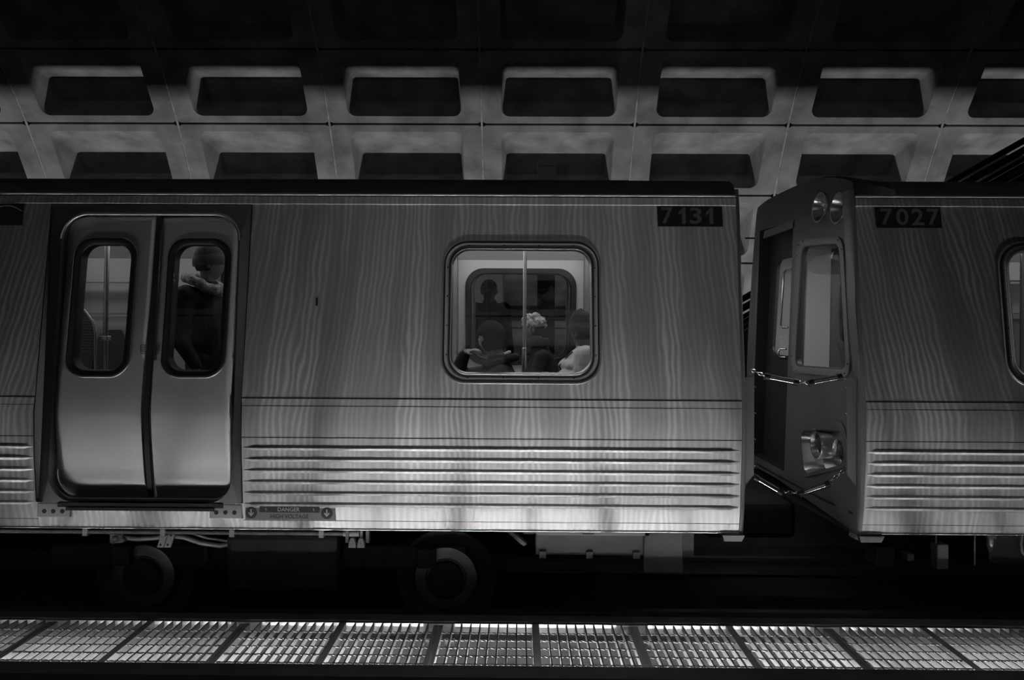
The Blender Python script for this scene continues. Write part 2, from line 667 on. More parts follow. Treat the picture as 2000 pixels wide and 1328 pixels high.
def twisted(x0, x1, y, z, r=0.005):
    mb = MB()
    n = max(2, int((x1 - x0) / 0.0152))
    vs, fs = [], []
    for i in range(n + 1):
        x = x0 + (x1 - x0) * i / n
        a = i * PI / 4
        for k in range(4):
            b = a + k * PI / 2
            vs.append((x, y + r * 1.2 * math.cos(b), z + r * 1.2 * math.sin(b)))
    for i in range(n):
        for k in range(4):
            p, q = i * 4 + k, i * 4 + (k + 1) % 4
            fs.append((p, q, q + 4, p + 4))
    return mb.add(vs, fs)


def make_grating():
    c = gx0 + PW / 2
    g = empty('steel_grating_panel', (c, (GY0 + GY1) / 2, GZ - 0.045))
    fr = MB()
    for x in (gx0 + .004, gx0 + PW - .030):
        fr.box(x, x + .026, GY0 + .002, GY1 - .03, GZ - .045, GZ)
    fr.box(gx0 + .004, gx0 + PW - .004, GY0, GY0 + .004, GZ - .045, GZ)
    fr.box(gx0 + .1, gx0 + PW - .1, GY1 - .004, GY1, GZ - .02, GZ)
    fr.build('end_plate', M['flatbar'], g)
    MB().box(c - .022, c + .022, GY0 + .002, GY1, GZ - .045, GZ).build('middle_plate', M['flatbar'], g)
    bb = MB()
    for h in (0, 1):
        b0 = gx0 + .030 + h * (PW / 2 - .008)
        for i in range(1, 10):
            x = b0 + i * 0.0576
            bb.box(x - .004, x + .004, GY0 + .003, GY1 - .002, GZ - .040, GZ - .001)
    bb.build('bearing_bars', M['galv'], g)
    for k in range(5):
        y = GY0 + 0.03 + k * 0.112
        twisted(gx0 + .02, gx0 + PW - .02, y, GZ - .006).build('cross_rod', M['galv'], g)
    for s_ in (-1, 1):
        x = gx0 + PW / 2 + s_ * (PW / 2 - .075)
        cl = MB()
        cl.box(x - .03, x + .03, GY1 - .10, GY1 - .006, GZ - .065, GZ - .058)
        cl.box(x - .03, x + .03, GY1 - .10, GY1 - .094, GZ - .13, GZ - .06)
        k_ = cl.build('corner_clip', M['galv'], g)
        MB().sweep([(x, GY1 - .108, GZ - .09), (x, GY1 - .096, GZ - .09)], .010, 10).build('bolt', M['black'], k_)
    return g


g0 = make_grating()
kids_index(None)
GL = {-4: 'last steel bar grating panel at the far left end of the light trough',
      -3: 'steel bar grating panel cut by the left edge of the photo, below the left car',
      -2: 'steel bar grating panel in front of the train door with its slanting bars',
      -1: 'steel bar grating panel between the door and the spot below the wheel',
      0: 'steel bar grating panel seen almost straight on, two curved cables showing through it',
      1: 'steel bar grating panel just right of the straight-on one, below the equipment box',
      2: 'steel bar grating panel below the gap between the two cars',
      3: 'steel bar grating panel below the second car, cut by the right edge of the photo',
      4: 'last steel bar grating panel at the far right end of the light trough'}
for k in range(-5, 6):
    g = g0 if k == 0 else copy_tree(g0)
    g.location.x = gx0 + PW / 2 + PW * k
    tag(g, GL.get(k, 'steel bar grating panel beyond the %s edge of the photo' % ('left' if k < 0 else 'right')), 'grating', 'steel bar gratings over the light trough')

# tubes in the trough
def make_tube():
    t = empty('tube_lamp', (0, 4.60, 0.02))
    MB().sweep([(-.56, 4.60, .10), (.56, 4.60, .10)], .019, 12).build('glass_tube', M['tube'], t, 40)
    for s_ in (-1, 1):
        MB().bbox(s_ * .585 - .022, s_ * .585 + .022, 4.57, 4.63, .02, .13, .006).build('socket', M['equiplight'], t)
    MB().box(-.6, .6, 4.55, 4.65, .02, .045).build('batten', M['trough'], t)
    MB().box(-.61, .61, 4.655, 4.660, .02, .135).build('added_baffle', M['trough'], t)  # unseen baffle added to keep direct tube light off the far trough wall
    return t


ORD = 'first second third fourth fifth sixth seventh eighth ninth tenth eleventh'.split()
t0 = make_tube()
kids_index(None)
for k in range(-5, 6):
    t = t0 if k == 0 else copy_tree(t0)
    t.location.x = gx0 + PW / 2 + PW * k
    if abs(k) >= 2:            # outer tubes set dimmer so the car ends fall darker
        for ch in t.children:
            if ch.name.startswith('glass_tube'):
                ch.data = ch.data.copy()
                ch.data.materials[0] = M['tubedim']
    tag(t, 'white fluorescent tube lying in the trough below the gratings, %s from the left' % ORD[k + 5], 'lamp', 'tube lamps in the trough')

# two curved cables seen through the middle gratings
for (x, lab) in ((-0.14, 'pale curved cable under the grating, left one of the two'), (0.40, 'pale curved cable under the grating, right one of the two')):
    pth = [(x + .075 * math.cos(a), GY1 - .10, 0.055 + .062 * math.sin(a)) for a in [math.radians(10 + 16 * i) for i in range(11)]]
    root_mesh(MB().sweep(pth, .006, 8), 'curved_cable', M['equiplight'], lab, 'cable', 'cables under the gratings', 60)

# ------------------------------------------------------------------ the railcars
YC = 6.92
PROF = [(0.80, 5.438), (0.98, 5.406), (1.30, 5.378), (1.45, 5.371), (1.60, 5.372), (1.71, 5.380), (3.06, 5.570)]


def py(z, side=1):
    for (z0, y0), (z1, y1) in zip(PROF, PROF[1:]):
        if z <= z1 or z1 == PROF[-1][0]:
            y = y0 + (y1 - y0) * (z - z0) / (z1 - z0)
            break
    return y if side == 1 else 2 * YC - y


ZTOP, ZBELT, ZBOT = 3.06, 1.71, 0.80
WZ0, WZ1 = 1.815, 2.800     # outer edges of the window frames
WZC, WH, WW, WR = (WZ0 + WZ1) / 2, WZ1 - WZ0, 1.09, 0.17
DX0, DX1 = -3.20, -1.95     # door opening
DZ0, DZ1 = 0.985, 2.975
FX0, FX1 = -3.29, -1.88     # portal


def off_side(d, side=1):
    """y of a surface d metres inboard of the near (side 1) or far (-1) skin"""
    return lambda z: py(z, side) + d * side


def loop3(lp, d, side=1):
    return [(a, py(b, side) + d * side, b) for (a, b) in lp]


def window_unit(car, cx, side=1, inner=True, main=True):
    f = MB()
    prof = [(0.0, 0.004), (0.0, -0.003), (0.005, -0.009), (0.013, -0.007), (0.018, -0.002), (0.022, 0.000),
            (0.052, 0.000), (0.058, -0.006), (0.066, -0.006), (0.070, 0.004), (0.070, 0.075)]
    loops = []
    for (ins, d) in prof:
        loops.append(loop3(rrect(cx, WZC, WW - 2 * ins, WH - 2 * ins, WR - ins * .8, 10), d, side))
    f.loft(loops)
    o = f.build('window_frame', M['satin'], car, 50)
    g = MB()
    for ins, d in ((0.014, -0.0065), (0.050, 0.0010)):
        a = rrect(cx, WZC, WW - 2 * ins, WH - 2 * ins, WR - ins * .8, 10)
        b = rrect(cx, WZC, WW - 2 * ins - .012, WH - 2 * ins - .012, WR - ins * .8 - .005, 10)
        g.loft([loop3(a, d, side), loop3(a, d - .002, side), loop3(b, d - .002, side), loop3(b, d, side)])
    g.build('gasket', M['rubber'], o)
    if side == 1:
        for ins, rr_, d in ((-.001, .0035, -.003), (.061, .0045, -.004)):
            q = rrect(cx, WZC, WW - 2 * ins, WH - 2 * ins, WR - ins * .8, 10)
            MB().sweep(loop3(q + [q[0]], d), rr_, 8, False).build('trim_ring', M['rail'], o, 60)
    sheet(rrect(cx, WZC, WW - .138, WH - .138, WR - .06, 10), [], lambda a, b: (a, py(b, side) + .012 * side, b)).build('pane', M['glass' if side == 1 else 'farglass'], o)
    if side == 1:
        for i in range(4):
            for zz in (WZ0 + .037, WZ1 - .037):
                x = cx - .36 + .24 * i
                MB().ball((x, py(zz) - .001, zz), .005, .003, .005, 8, 6).build('screw', M['black'], o)
        for i in range(4):
            for xx in (cx - WW / 2 + .037, cx + WW / 2 - .037):
                zz = WZC - .3 + .2 * i
                MB().ball((xx, py(zz) - .001, zz), .005, .003, .005, 8, 6).build('screw', M['black'], o)
    return o


def wall_with_holes(x0, x1, holes, car, side=1, name='side_panel', d=0.0, m='side', z0=ZBELT, z1=ZTOP):
    hs = [rrect(cx, cz, w_, h_, r, 10) for (cx, cz, w_, h_, r) in holes]
    return sheet([(x0, z0), (x1, z0), (x1, z1), (x0, z1)], hs, lambda a, b: (a, py(b, side) + d * side, b)).build(name, M[m], car)


def fluting(x0, x1, car, side=1):
    b = MB()
    for i in range(6):
        zt = 1.386 - .0774 * i
        r = .016
        sec = []
        sec = [(-.001, zt), (.0125, zt - .0115), (.0145, zt - .014), (.0135, zt - .018), (.006, zt - .026), (-.001, zt - .034)]
        stations = [(x0 + .004, .15), (x0 + .018, .30), (x0 + .035, .35), (x0 + .06, 1.0), (x1 - .06, 1.0), (x1 - .035, .35), (x1 - .018, .3), (x1 - .004, .15)]
        loops = []
        for (x, s_) in stations:
            loops.append([(x, (py(z) - dd * s_ + .001) if side == 1 else 2 * YC - (py(z) - dd * s_ + .001), zt - r + (z - zt + r) * (0.55 + .45 * s_)) for (dd, z) in sec])
        b.loft(loops, False)
    return b.build('fluted_beads', M['flute'], car, 20)


def lower_panel(x0, x1, car, side=1, zt=ZBELT, name='lower_panel'):
    mb = MB()
    zs = [0.80, 0.86, 0.98, 1.1, 1.2, 1.30, 1.38, 1.45, 1.52, 1.60, 1.66, 1.71]
    zs = [z for z in zs if z < zt] + [zt]
    mb.loft([[(x0, py(z, side), z) for z in zs], [(x1, py(z, side), z) for z in zs]], False)
    return mb.build(name, M['side'] if name == 'lower_panel' else M['skirt'], car, 60)


def number_plate(car, cx, txt, zc):
    wd, ht = .452, .155
    p = MB()
    y = lambda z: py(z)
    lp = [(cx - wd / 2, zc - ht / 2), (cx + wd / 2, zc - ht / 2), (cx + wd / 2 - .004, zc + ht / 2), (cx - wd / 2 - .004, zc + ht / 2)]
    p.loft([[(a, y(b) + .001, b) for a, b in lp], [(a, y(b) - .003, b) for a, b in lp]], True, False, True)
    o = p.build('number_plate', M['plate'], car)
    if txt:
        xx = {'7131': [(-.172, .08), (-.069, .056), (.026, .082), (.122, .05)], '7027': [(-.165, .083), (-.057, .085), (.05, .085), (.158, .083)]}[txt]
        mb = MB()
        for ch, (dx, w_) in zip(txt, xx):
            if ch == '1':      # plain stem with a flag
                q = [(.5, -.5), (.5, .5), (.1, .5), (-.08, .36), (-.5, .22), (-.5, .02), (-.02, .16), (-.02, -.5)]
                t = sheet([(cx + dx + .012 + a * .050, zc + b_ * .118) for a, b_ in q], [], lambda a, b_: (a, py(b_) - .0045, b_))
            else:
                t = text_mesh(ch, cx + dx + .012, zc, w_, .118, lambda z: py(z) - .003, 0.018)
            mb.add(t.v, t.f)
        d = mb.build('car_number', M['digit'], o)
        d['label'] = 'car number %s in grey digits' % txt
    else:
        arc = [(cx + wd / 2 - .16 + .15 * t, py(zc) - .006, zc + .055 + .02 * math.sin(PI * t * .6) - .05 * t * t) for t in [i / 8 for i in range(9)]]
        MB().sweep(arc, .004, 6).build('torn_edge', M['digit'], o)
    return o


def roof(car, x0, x1, capL, capR):
    mb = MB()
    pts = []
    for (dy, z) in ((5.578, 3.06), (5.575, 3.12), (5.590, 3.16), (5.63, 3.205), (5.72, 3.245), (6.0, 3.30), (6.5, 3.34), (6.92, 3.35)):
        pts.append((dy, z))
    full = pts + [(2 * YC - a, z) for a, z in reversed(pts[:-1])]
    mb.loft([[(x, a, z) for a, z in full] for x in (x0, x1)], False)
    if capL:
        pass
    mb.build('roof', M['roof'], car, 50)
    # drip rails
    if x0 > 2: x0 = XB
    d = MB().sweep([(x0 + .0, 5.566, 3.118), (x1, 5.566, 3.118)], .0085, 10)
    d.build('drip_rail', M['rail'], car, 60)
    MB().sweep([(x0, 2 * YC - 5.566, 3.118), (x1, 2 * YC - 5.566, 3.118)], .0085, 10).build('drip_rail', M['chrome'], car, 60)
    # cant rail strip below it
    c = MB().loft([[(x, y_, z) for (y_, z) in ((5.572, 3.108), (5.562, 3.10), (5.556, 3.052), (5.560, 3.046), (5.569, 3.046))] for x in (x0, x1)], False)
    c.build('cant_rail', M['side'], car, 40)


def underframe(car, x0, x1):
    u = MB()
    u.box(x0 + .05, x1 - .05, 5.50, 8.34, 0.86, 0.93)
    u.build('underframe', M['under'], car)


def interior(car, x0, x1, near_holes, far_holes, lamp='cabinlight'):
    # floor, ceiling, linings
    MB().box(x0, x1, 5.46, 8.38, 0.94, 1.0).build('cabin_floor', M['cabfloor'], car)
    cl = MB()
    cl.loft([[(x, y_, z) for (y_, z) in ((5.60, 2.86), (5.80, 2.99), (6.2, 3.03), (6.92, 3.05), (7.64, 3.03), (8.04, 2.99), (8.24, 2.86))] for x in (x0, x1)], False)
    cl.build('cabin_ceiling', M['lining'], car)
    for side, hs in ((1, near_holes), (-1, far_holes)):
        h2 = [rrect(cx, cz, w_, h_, r, 8) for (cx, cz, w_, h_, r) in hs]
        sheet([(x0, 1.0), (x1, 1.0), (x1, 2.90), (x0, 2.90)], h2, lambda a, b: (a, py(b, side) + .078 * side if b > 1.6 else py(1.6, side) + .078 * side, b), (0.25, 0.3)).build('cabin_lining', M['lining'], car)
    for yy in (6.05, 7.79):
        MB().box(x0 + .1, x1 - .1, yy - .07, yy + .07, 2.985, 3.0).build('light_panel', M[lamp], car)


def seat_pair(car, x, yc, face=-1, wd=0.92, top=1.84):
    """transverse double seat; face -1 looks towards -X"""
    s = MB()
    s.bbox(x - .24, x + .22, yc - wd / 2, yc + wd / 2, 1.36, 1.44, .03)
    s.box(x - .12, x + .12, yc - .08, yc + .08, 1.0, 1.37)
    o = s.build('seat', M['seat'], car)
    b = MB()
    for k in (-1, 1):
        y0 = yc + k * wd / 4
        lp = rrect(0, (top + 1.38) / 2, wd / 2 - .03, top - 1.38, .12, 6)
        bx = x - face * .26
        b.loft([[(bx - face * (.10 * (q[1] - 1.4)) + t, y0 + q[0], q[1]) for q in lp] for t in (-.025, .025)], True, True, True)
    b.build('seat_back', M['seat'], o, 30)
    return o


def door_leaf(car, x0, x1, wcx, side=1, handed=1):
    """sliding leaf, slightly inboard, one rounded window"""
    dd = .045
    lp = []
    R_ = .17
    wz, wh, ww = 2.322, .955, .430
    hole = rrect(wcx, wz, ww, wh, .13, 10)
    # leaf outline: outer corners follow the rounded opening
    if handed == 1:     # left leaf: rounded on the left
        out = [(x1, DZ0), (x1, DZ1)] + [(x0 + R_ + R_ * math.cos(a), DZ1 - R_ + R_ * math.sin(a)) for a in [PI / 2 + PI / 2 * k / 8 for k in range(9)]] \
            + [(x0 + R_ + R_ * math.cos(a), DZ0 + R_ + R_ * math.sin(a)) for a in [PI + PI / 2 * k / 8 for k in range(9)]]
    else:
        out = [(x0, DZ1), (x0, DZ0)] + [(x1 - R_ + R_ * math.cos(a), DZ0 + R_ + R_ * math.sin(a)) for a in [-PI / 2 + PI / 2 * k / 8 for k in range(9)]] \
            + [(x1 - R_ + R_ * math.cos(a), DZ1 - R_ + R_ * math.sin(a)) for a in [PI / 2 * k / 8 for k in range(9)]]
    # rounded vertical edge: the skin curls in over the last centimetres
    def fn(a, b):
        e = (a - x0) if handed == 1 else (x1 - a)
        curl = .035 * max(0, 1 - e / .045) ** 2
        top = .03 * max(0, 1 - (DZ1 - b) / .05) ** 2
        bot = 0.0 if b > 1.10 else .075 * ((1.10 - b) / .115) ** 0.8 if b < 1.10 else 0
        kink = .05 * max(0, 1.585 - b) / .6
        return (a, py(b, side) + (dd + curl + top + bot + kink) * side, b)
    o = sheet(out, [hole], fn, (.022, .03)).build('door_leaf', M['doormetal'], car, 60)
    # inner face
    sheet(out, [hole], lambda a, b: (a, py(b, side) + (dd + .16) * side, b), (.1, .1)).build('inner_face', M['lining'], o)
    gk = MB()
    prof = [(-.006, .006), (-.006, -.006), (.0, -.012), (.010, -.010), (.034, -.002), (.040, .008), (.040, .09)]
    gk.loft([loop3(rrect(wcx, wz, ww - 2 * i, wh - 2 * i, .13 - i * .7, 10), dd + d, side) for (i, d) in prof])
    gk.build('window_gasket', M['rubber'], o, 60)
    rim = MB()
    rim.sweep(loop3(rrect(wcx, wz, ww + .016, wh + .016, .138, 10) + [rrect(wcx, wz, ww + .016, wh + .016, .138, 10)[0]], dd - .004, side), .0045, 6, False)
    rim.build('window_rim', M['satin'], o, 60)
    sheet(rrect(wcx, wz, ww - .078, wh - .078, .105, 10), [], lambda a, b: (a, py(b, side) + (dd + .01) * side, b)).build('pane', M['doorglass'], o)
    return o


def doors(car, ox, side=1):
    """whole doorway: portal, two leaves, seam, sill; built at the x of the left car plus ox"""
    X = lambda v: v + ox
    op = rrect((DX0 + DX1) / 2, (DZ0 + DZ1) / 2, DX1 - DX0, DZ1 - DZ0, .18, 10)
    outer = [(FX0, .88), (-3.06, .88), (-3.06, .965), (-2.105, .965), (-2.105, .88), (FX1, .88), (FX1, 3.045), (FX0, 3.045)]
    hole = [(a, b) for a, b in op]
    pm = sheet(outer, [hole], lambda a, b: (X(a), py(b, side) - .004 * side, b), (.1, .12))
    # jamb going inboard
    pm.loft([[(X(a), py(b, side) - .004 * side, b) for a, b in op], [(X(a), py(b, side) + .10 * side, b) for a, b in op]])
    po = pm.build('door_portal', M['portal'], car, 40)
    ed = MB()
    for x in (FX0, FX1):
        ed.sweep([(X(x), py(z, side) - .003 * side, z) for z in (.99, 1.3, 1.6, 3.045)], .0035, 6)
    ed.sweep([(X(FX0), py(3.045, side) - .003 * side, 3.045), (X(FX1), py(3.045, side) - .003 * side, 3.045)], .0035, 6)
    ed.build('edge_seal', M['rubber'], po)
    # rounded trim over the head of the doorway
    trim = [(X(a), py(b, side) - .006 * side, b) for a, b in op if b > 2.55 or (b > 2.5)]
    cz = sorted([(a, b) for a, b in op if b > 2.6], key=lambda q: q[0])
    trim = [(X(a), py(b, side) - .008 * side, b) for a, b in cz]
    MB().sweep(trim, .0125, 10).build('head_trim', M['rail'], po, 60)
    # leaves
    door_leaf(car, X(DX0), X(-2.55 - .012), X(-2.905), side, 1)
    door_leaf(car, X(-2.55 + .012), X(DX1), X(-2.245), side, -1)
    # rubber seam
    sm = MB()
    zz = [DZ0 + .02, 1.1, 1.3, 1.6, DZ1 - .01]
    sm.loft([[(X(-2.55) + sx, py(z, side) + ((.040 if abs(sx) < .018 else .05) + .05 * max(0, 1.585 - z) / .6) * side, z) for z in zz] for sx in (-.021, -.016, .016, .021)], False)
    sm.build('door_seam', M['rubber'], po, 40)
    # threshold
    th = MB()
    th.box(X(DX0 + .06), X(DX1 - .06), min(py(.98, side) - .012 * side, py(.98, side) + .1 * side), max(py(.98, side) - .012 * side, py(.98, side) + .1 * side), .955, .985)
    th.box(X(DX0 + .12), X(DX1 - .12), min(py(.98, side) - .02 * side, py(.98, side) + .1 * side), max(py(.98, side) - .02 * side, py(.98, side) + .1 * side), .935, .955)
    th.build('door_sill', M['black'], po)
    if side == 1:
        for (a0, a1) in ((FX0 + .005, -3.06), (-2.105, FX1 - .005)):
            br = MB().bbox(X(a0), X(a1), py(.93) - .014, py(.93) + .01, .885, .978, .004)
            b_ = br.build('corner_bracket', M['equiplight'], po)
            for i in range(3):
                cx = X((a0 + a1) / 2 + (i - 1) * .062)
                MB().sweep([(cx, py(.93) - .016, .925), (cx, py(.93) - .013, .925)], .015, 14).build('bolt_hole', M['black'], b_)
        # small caution notes either side of the seam
        for cx in (-2.598, -2.502):
            n = MB()
            for (w_, h_, dx, dz) in ((.03, .003, 0, .03), (.03, .003, 0, -.03), (.003, .06, -.015, 0), (.003, .06, .015, 0), (.018, .004, 0, .012), (.018, .004, 0, 0), (.018, .004, 0, -.012)):
                z_ = 2.03 + dz
                n.box(X(cx) + dx - w_ / 2, X(cx) + dx + w_ / 2, py(z_) + .042, py(z_) + .0445, z_ - h_ / 2, z_ + h_ / 2)
            n.build('caution_note', M['labeldark'], po)
    return po


def seams(car, x0, x1):
    s = MB()
    for z, h in ((1.708, .005), (1.655, .0018), (1.442, .003), (.868, .0022)):
        s.loft([[(x, py(z - h) - .0012, z - h), (x, py(z + h) - .0012, z + h)] for x in (x0, x1)], False)
    s.build('panel_seam', M['black'], car)
    l = MB().sweep([(x0, py(.80) - .002, .806), (x1, py(.80) - .002, .806)], .008, 8)
    l.build('sill_lip', M['chrome'], car, 60)


# --- left car
XB = 2.33
CARA = (-6.6, 1.50)
carA = empty('railcar', ((-6.6 + 1.5) / 2, YC, 0), 'ribbed stainless steel subway car with closed double doors and one wide window, numbered 7131', 'subway car')
HW = (0.0, WZC, WW - .03, WH - .03, WR)
NH = [(0.01, WZC, WW - .02, WH - .02, WR)]
wall_with_holes(FX1, 1.50, NH, carA)
wall_with_holes(-6.6, FX0, [], carA)
lower_panel(FX1, 1.50, carA)
lower_panel(-6.6, FX0, carA)
lower_panel(FX0, FX1, carA, 1, .985, 'sill_panel')
fluting(FX1 + .01, 1.49, carA)
fluting(-6.6, FX0 - .01, carA)
seams(carA, FX1, 1.50)
s_ = MB()
seams(carA, -6.6, FX0)
MB().sweep([(FX0, py(.80) - .002, .806), (FX1, py(.80) - .002, .806)], .008, 8).build('sill_lip', M['chrome'], carA, 60)
window_unit(carA, .01)
doors(carA, 0.0)
number_plate(carA, 1.183, '7131', 2.978)
number_plate(carA, -3.485 - .226, None, 2.968)
roof(carA, -6.6, 1.50, False, True)
underframe(carA, -6.6, 1.5)
MB().bbox(-2.2, .82, 6.0, 7.8, 3.25, 3.305, .01).build('roof_unit', M['roof'], carA)
# far side of the left car
doors(carA, 0.0, -1)
wall_with_holes(FX1, 1.50, NH, carA, -1)
wall_with_holes(-6.6, FX0, [(-5.2, WZC, WW - .02, WH - .02, WR)], carA, -1)
window_unit(carA, .01, -1)
window_unit(carA, -5.2, -1)
lower_panel(-6.6, FX0, carA, -1)
lower_panel(FX1, 1.50, carA, -1)
# cabin
DH = ((DX0 + DX1) / 2, (DZ0 + DZ1) / 2 + .008, DX1 - DX0 + .02, DZ1 - DZ0 - .08, .15)
DHn = ((DX0 + DX1) / 2, 1.94, DX1 - DX0, 1.86, .15)
interior(carA, -6.5, 1.40, NH + [DHn], NH + [DHn, (-5.2, WZC, WW - .02, WH - .02, WR)])
# dark surround of the far window seen from inside, and wall panel joints
fr = MB()
fr.loft([loop3(rrect(.01, WZC - .02, WW + .10 - 2 * i, WH + .06 - 2 * i, .2 - i * .5, 10), d, -1) for (i, d) in ((0.02, .080), (.02, .095), (.07, .095), (.075, .06))])
fr.build('inner_window_surround', M['black'], carA, 40)
tj = MB()
for x in (-.78, -.64, .66, .80, -3.9, -4.6):
    tj.box(x - .003, x + .003, 8.05, 8.30, 1.0, 2.9)
for z in (2.62, 2.30):
    tj.box(-4.9, -3.7, 8.10, 8.395 - (z - 1.6) * .137 - .08, z - .004, z + .004)
tj.build('panel_joint', M['linedark'], carA)
MB().bbox(-.75, .75, 8.18, 8.28, 1.66, 1.70, .01).build('window_ledge', M['satin'], carA)
# poles
MB().sweep([(.04, 6.35, 1.0), (.04, 6.35, 1.72), (.04, 6.35, 1.95)], .019, 12).build('grab_pole', M['pole'], carA, 60)
MB().sweep([(.04, 6.35, 1.95), (.04, 6.35, 3.0)], .015, 12).build('grab_pole', M['pole'], carA, 60)
MB().capsule((.04, 6.35, 1.84), (.04, 6.35, 2.02), .024, .018).build('pole_sleeve', M['pole'], carA, 60)
pl = MB().sweep([(-3.16, 6.05, 1.0), (-3.16, 6.05, 2.1), (-3.155, 6.05, 2.5), (-3.15, 6.05, 2.8), (-3.17, 6.05, 3.0)], .018, 12).build('grab_pole', M['pole'], carA, 60)
MB().bbox(-3.20, -3.13, 6.02, 6.08, 2.075, 2.11, .005).build('pole_clamp', M['pole'], pl)
# draught screen beside the door with notice and rail
ds = sheet([(-3.62, 1.1), (-3.20, 1.1), (-3.20, 2.13), (-3.22, 2.22), (-3.28, 2.30), (-3.42, 2.39), (-3.62, 2.46)], [], lambda a, b: (a, 5.98, b)).build('draught_screen', M['linedark'], carA)
MB().sweep([(-3.62, 5.98, 2.46), (-3.42, 5.98, 2.39), (-3.28, 5.98, 2.30), (-3.22, 5.98, 2.22), (-3.20, 5.98, 2.13), (-3.20, 5.98, 1.05)], .011, 8).build('screen_rail', M['pole'], ds, 60)
tx = MB()
for i in range(13):
    x = -3.50
    while x < -3.23:
        l = random.uniform(.008, .035)
        tx.box(x, min(x + l, -3.22), 5.974, 5.978, 2.245 - i * .021, 2.245 - i * .021 + .006)
        x += l + .008
tx.build('notice_text', M['labellight'], ds)
MB().box(-3.52, -3.22, 5.972, 5.979, 1.75, 1.93).build('notice_panel', M['labelgrey'], ds)
seat_pair(carA, -.10, 5.98)
seat_pair(carA, .66, 5.98)
seat_pair(carA, .25, 7.85)
seat_pair(carA, -4.25, 7.85, -1, .92, 2.14)
seat_pair(carA, -4.3, 5.98)
# lettering on the right door glass
tm = text_mesh('o', -2.425, 2.545, .02, .024, lambda z: py(z) + .050, .01)
t2 = text_mesh('es', -2.425, 2.505, .036, .026, lambda z: py(z) + .050, .01)
tm.add(t2.v, t2.f)
tm.build('glass_lettering', M['labellight'], carA)
# danger label
LZ = .924
lab = MB().box(-1.862, -1.248, py(LZ) - .006, py(LZ) + .004, LZ - .048, LZ + .048).build('warning_label', M['labelgrey'], carA)
lab['label'] = 'grey DANGER HIGH VOLTAGE label with two arrow discs'
MB().bbox(-1.765, -1.355, py(LZ) - .008, py(LZ) - .004, LZ + .002, LZ + .045, .0015, 1).build('dark_band', M['labeldark'], lab)
text_mesh('DANGER', -1.565, LZ + .024, .150, .028, lambda z: py(LZ) - .009, .010).build('danger_text', M['labellight'], lab)
text_mesh('HIGH VOLTAGE', -1.56, LZ - .024, .26, .028, lambda z: py(LZ) - .0065, .02).build('voltage_text', M['labeldark'], lab)
for cx in (-1.822, -1.305):
    d = MB().sweep([(cx, py(LZ) - .0085, LZ), (cx, py(LZ) - .005, LZ)], .040, 24).build('arrow_disc', M['labeldark'], lab)
    a = MB().box(cx - .004, cx + .004, py(LZ) - .0105, py(LZ) - .0085, LZ - .018, LZ + .024)
    a.loft([[(cx - .02, y_, LZ - .002), (cx - .014, y_, LZ + .004), (cx, y_, LZ - .012), (cx + .014, y_, LZ + .004), (cx + .02, y_, LZ - .002), (cx, y_, LZ - .026)] for y_ in (py(LZ) - .0105, py(LZ) - .0085)], True, True, True)
    a.build('arrow', M['labellight'], d)
for cx in (-1.72, -1.395):
    MB().add([(cx, py(LZ) - .009, LZ + .035), (cx - .006, py(LZ) - .009, LZ + .020), (cx + .001, py(LZ) - .009, LZ + .022), (cx - .001, py(LZ) - .009, LZ + .006),
              (cx + .006, py(LZ) - .009, LZ + .024), (cx + .001, py(LZ) - .009, LZ + .023)], [(0, 1, 2, 5), (5, 2, 3, 4)]).build('lightning_mark', M['labellight'], lab)
MB().box(-1.404, -1.39, py(2.35) - .002, py(2.35) + .002, 2.335, 2.39).build('dark_sticker', M['black'], carA)


def corner_post(car, x, s, ztop=3.16):
    """dark edge post closing the end of the side; s = +1 at the right end of a car"""
    c = MB()
    zs = [.76, .80, .98, 1.3, 1.6, 3.06, 3.12, 3.17]
    def yy(z):
        return py(min(z, 3.06)) + (0.0 if z <= 3.06 else (z - 3.06) * .25)
    c.loft([[(x + s * a, yy(z) + b, z) for z in zs] for (a, b) in ((0, -.006), (.018, -.004), (.03, .01), (.034, .05), (.034, .12))], False)
    return c.build('corner_post', M['maskfin'], car, 50)


def fin(car, x, s):
    f = MB()
    lp = [(0, 1.86), (.075, 1.86), (.075, 1.20), (.0, 1.10)]
    f.loft([[(x + s * a, y_, b) for a, b in lp] for y_ in (5.44, 5.455)], True, True, True)
    o = f.build('gap_fin', M['maskfin'], car)
    for z in (1.80, 1.62, 1.44, 1.26):
        MB().ball((x + s * .083, 5.44, z), .006, .006, .006, 8, 6).build('fin_rivet', M['chrome'], o)
    return o


def foot_bracket(car, x0, x1):
    b = MB()
    b.loft([[(x0, y_, .795), (x1, y_, .795), (x1 - .02, y_, .755), (x0 + .012, y_, .755)] for y_ in (5.40, 5.47)], True, True, True)
    return b.build('sill_bracket', M['satin'], car)


corner_post(carA, 1.50, 1)
fin(carA, 1.525, 1)
foot_bracket(carA, 1.38, 1.53)

# --- end wall of a car, as a curved surface over (y, z)
XB = 2.33


def endx(y, z):
    pts = [(5.40, 2.315), (5.47, 2.275), (5.60, 2.255), (5.9, 2.245), (6.4, 2.215), (6.92, 2.205), (7.4, 2.195), (7.74, 2.20), (8.0, 2.33), (8.3, 2.62)]
    x = pts[-1][1]
    for (a, b), (c, d) in zip(pts, pts[1:]):
        if y <= c:
            x = b + (d - b) * (y - a) / (c - a)
            break
    return x + .075 * (max(0, z - 1.75) / 1.4) ** 1.4 + .02 * max(0, 1.2 - z)


def ztop(y):
    t = abs(y - 6.92) / 1.45
    return 3.385 - .22 * t ** 3


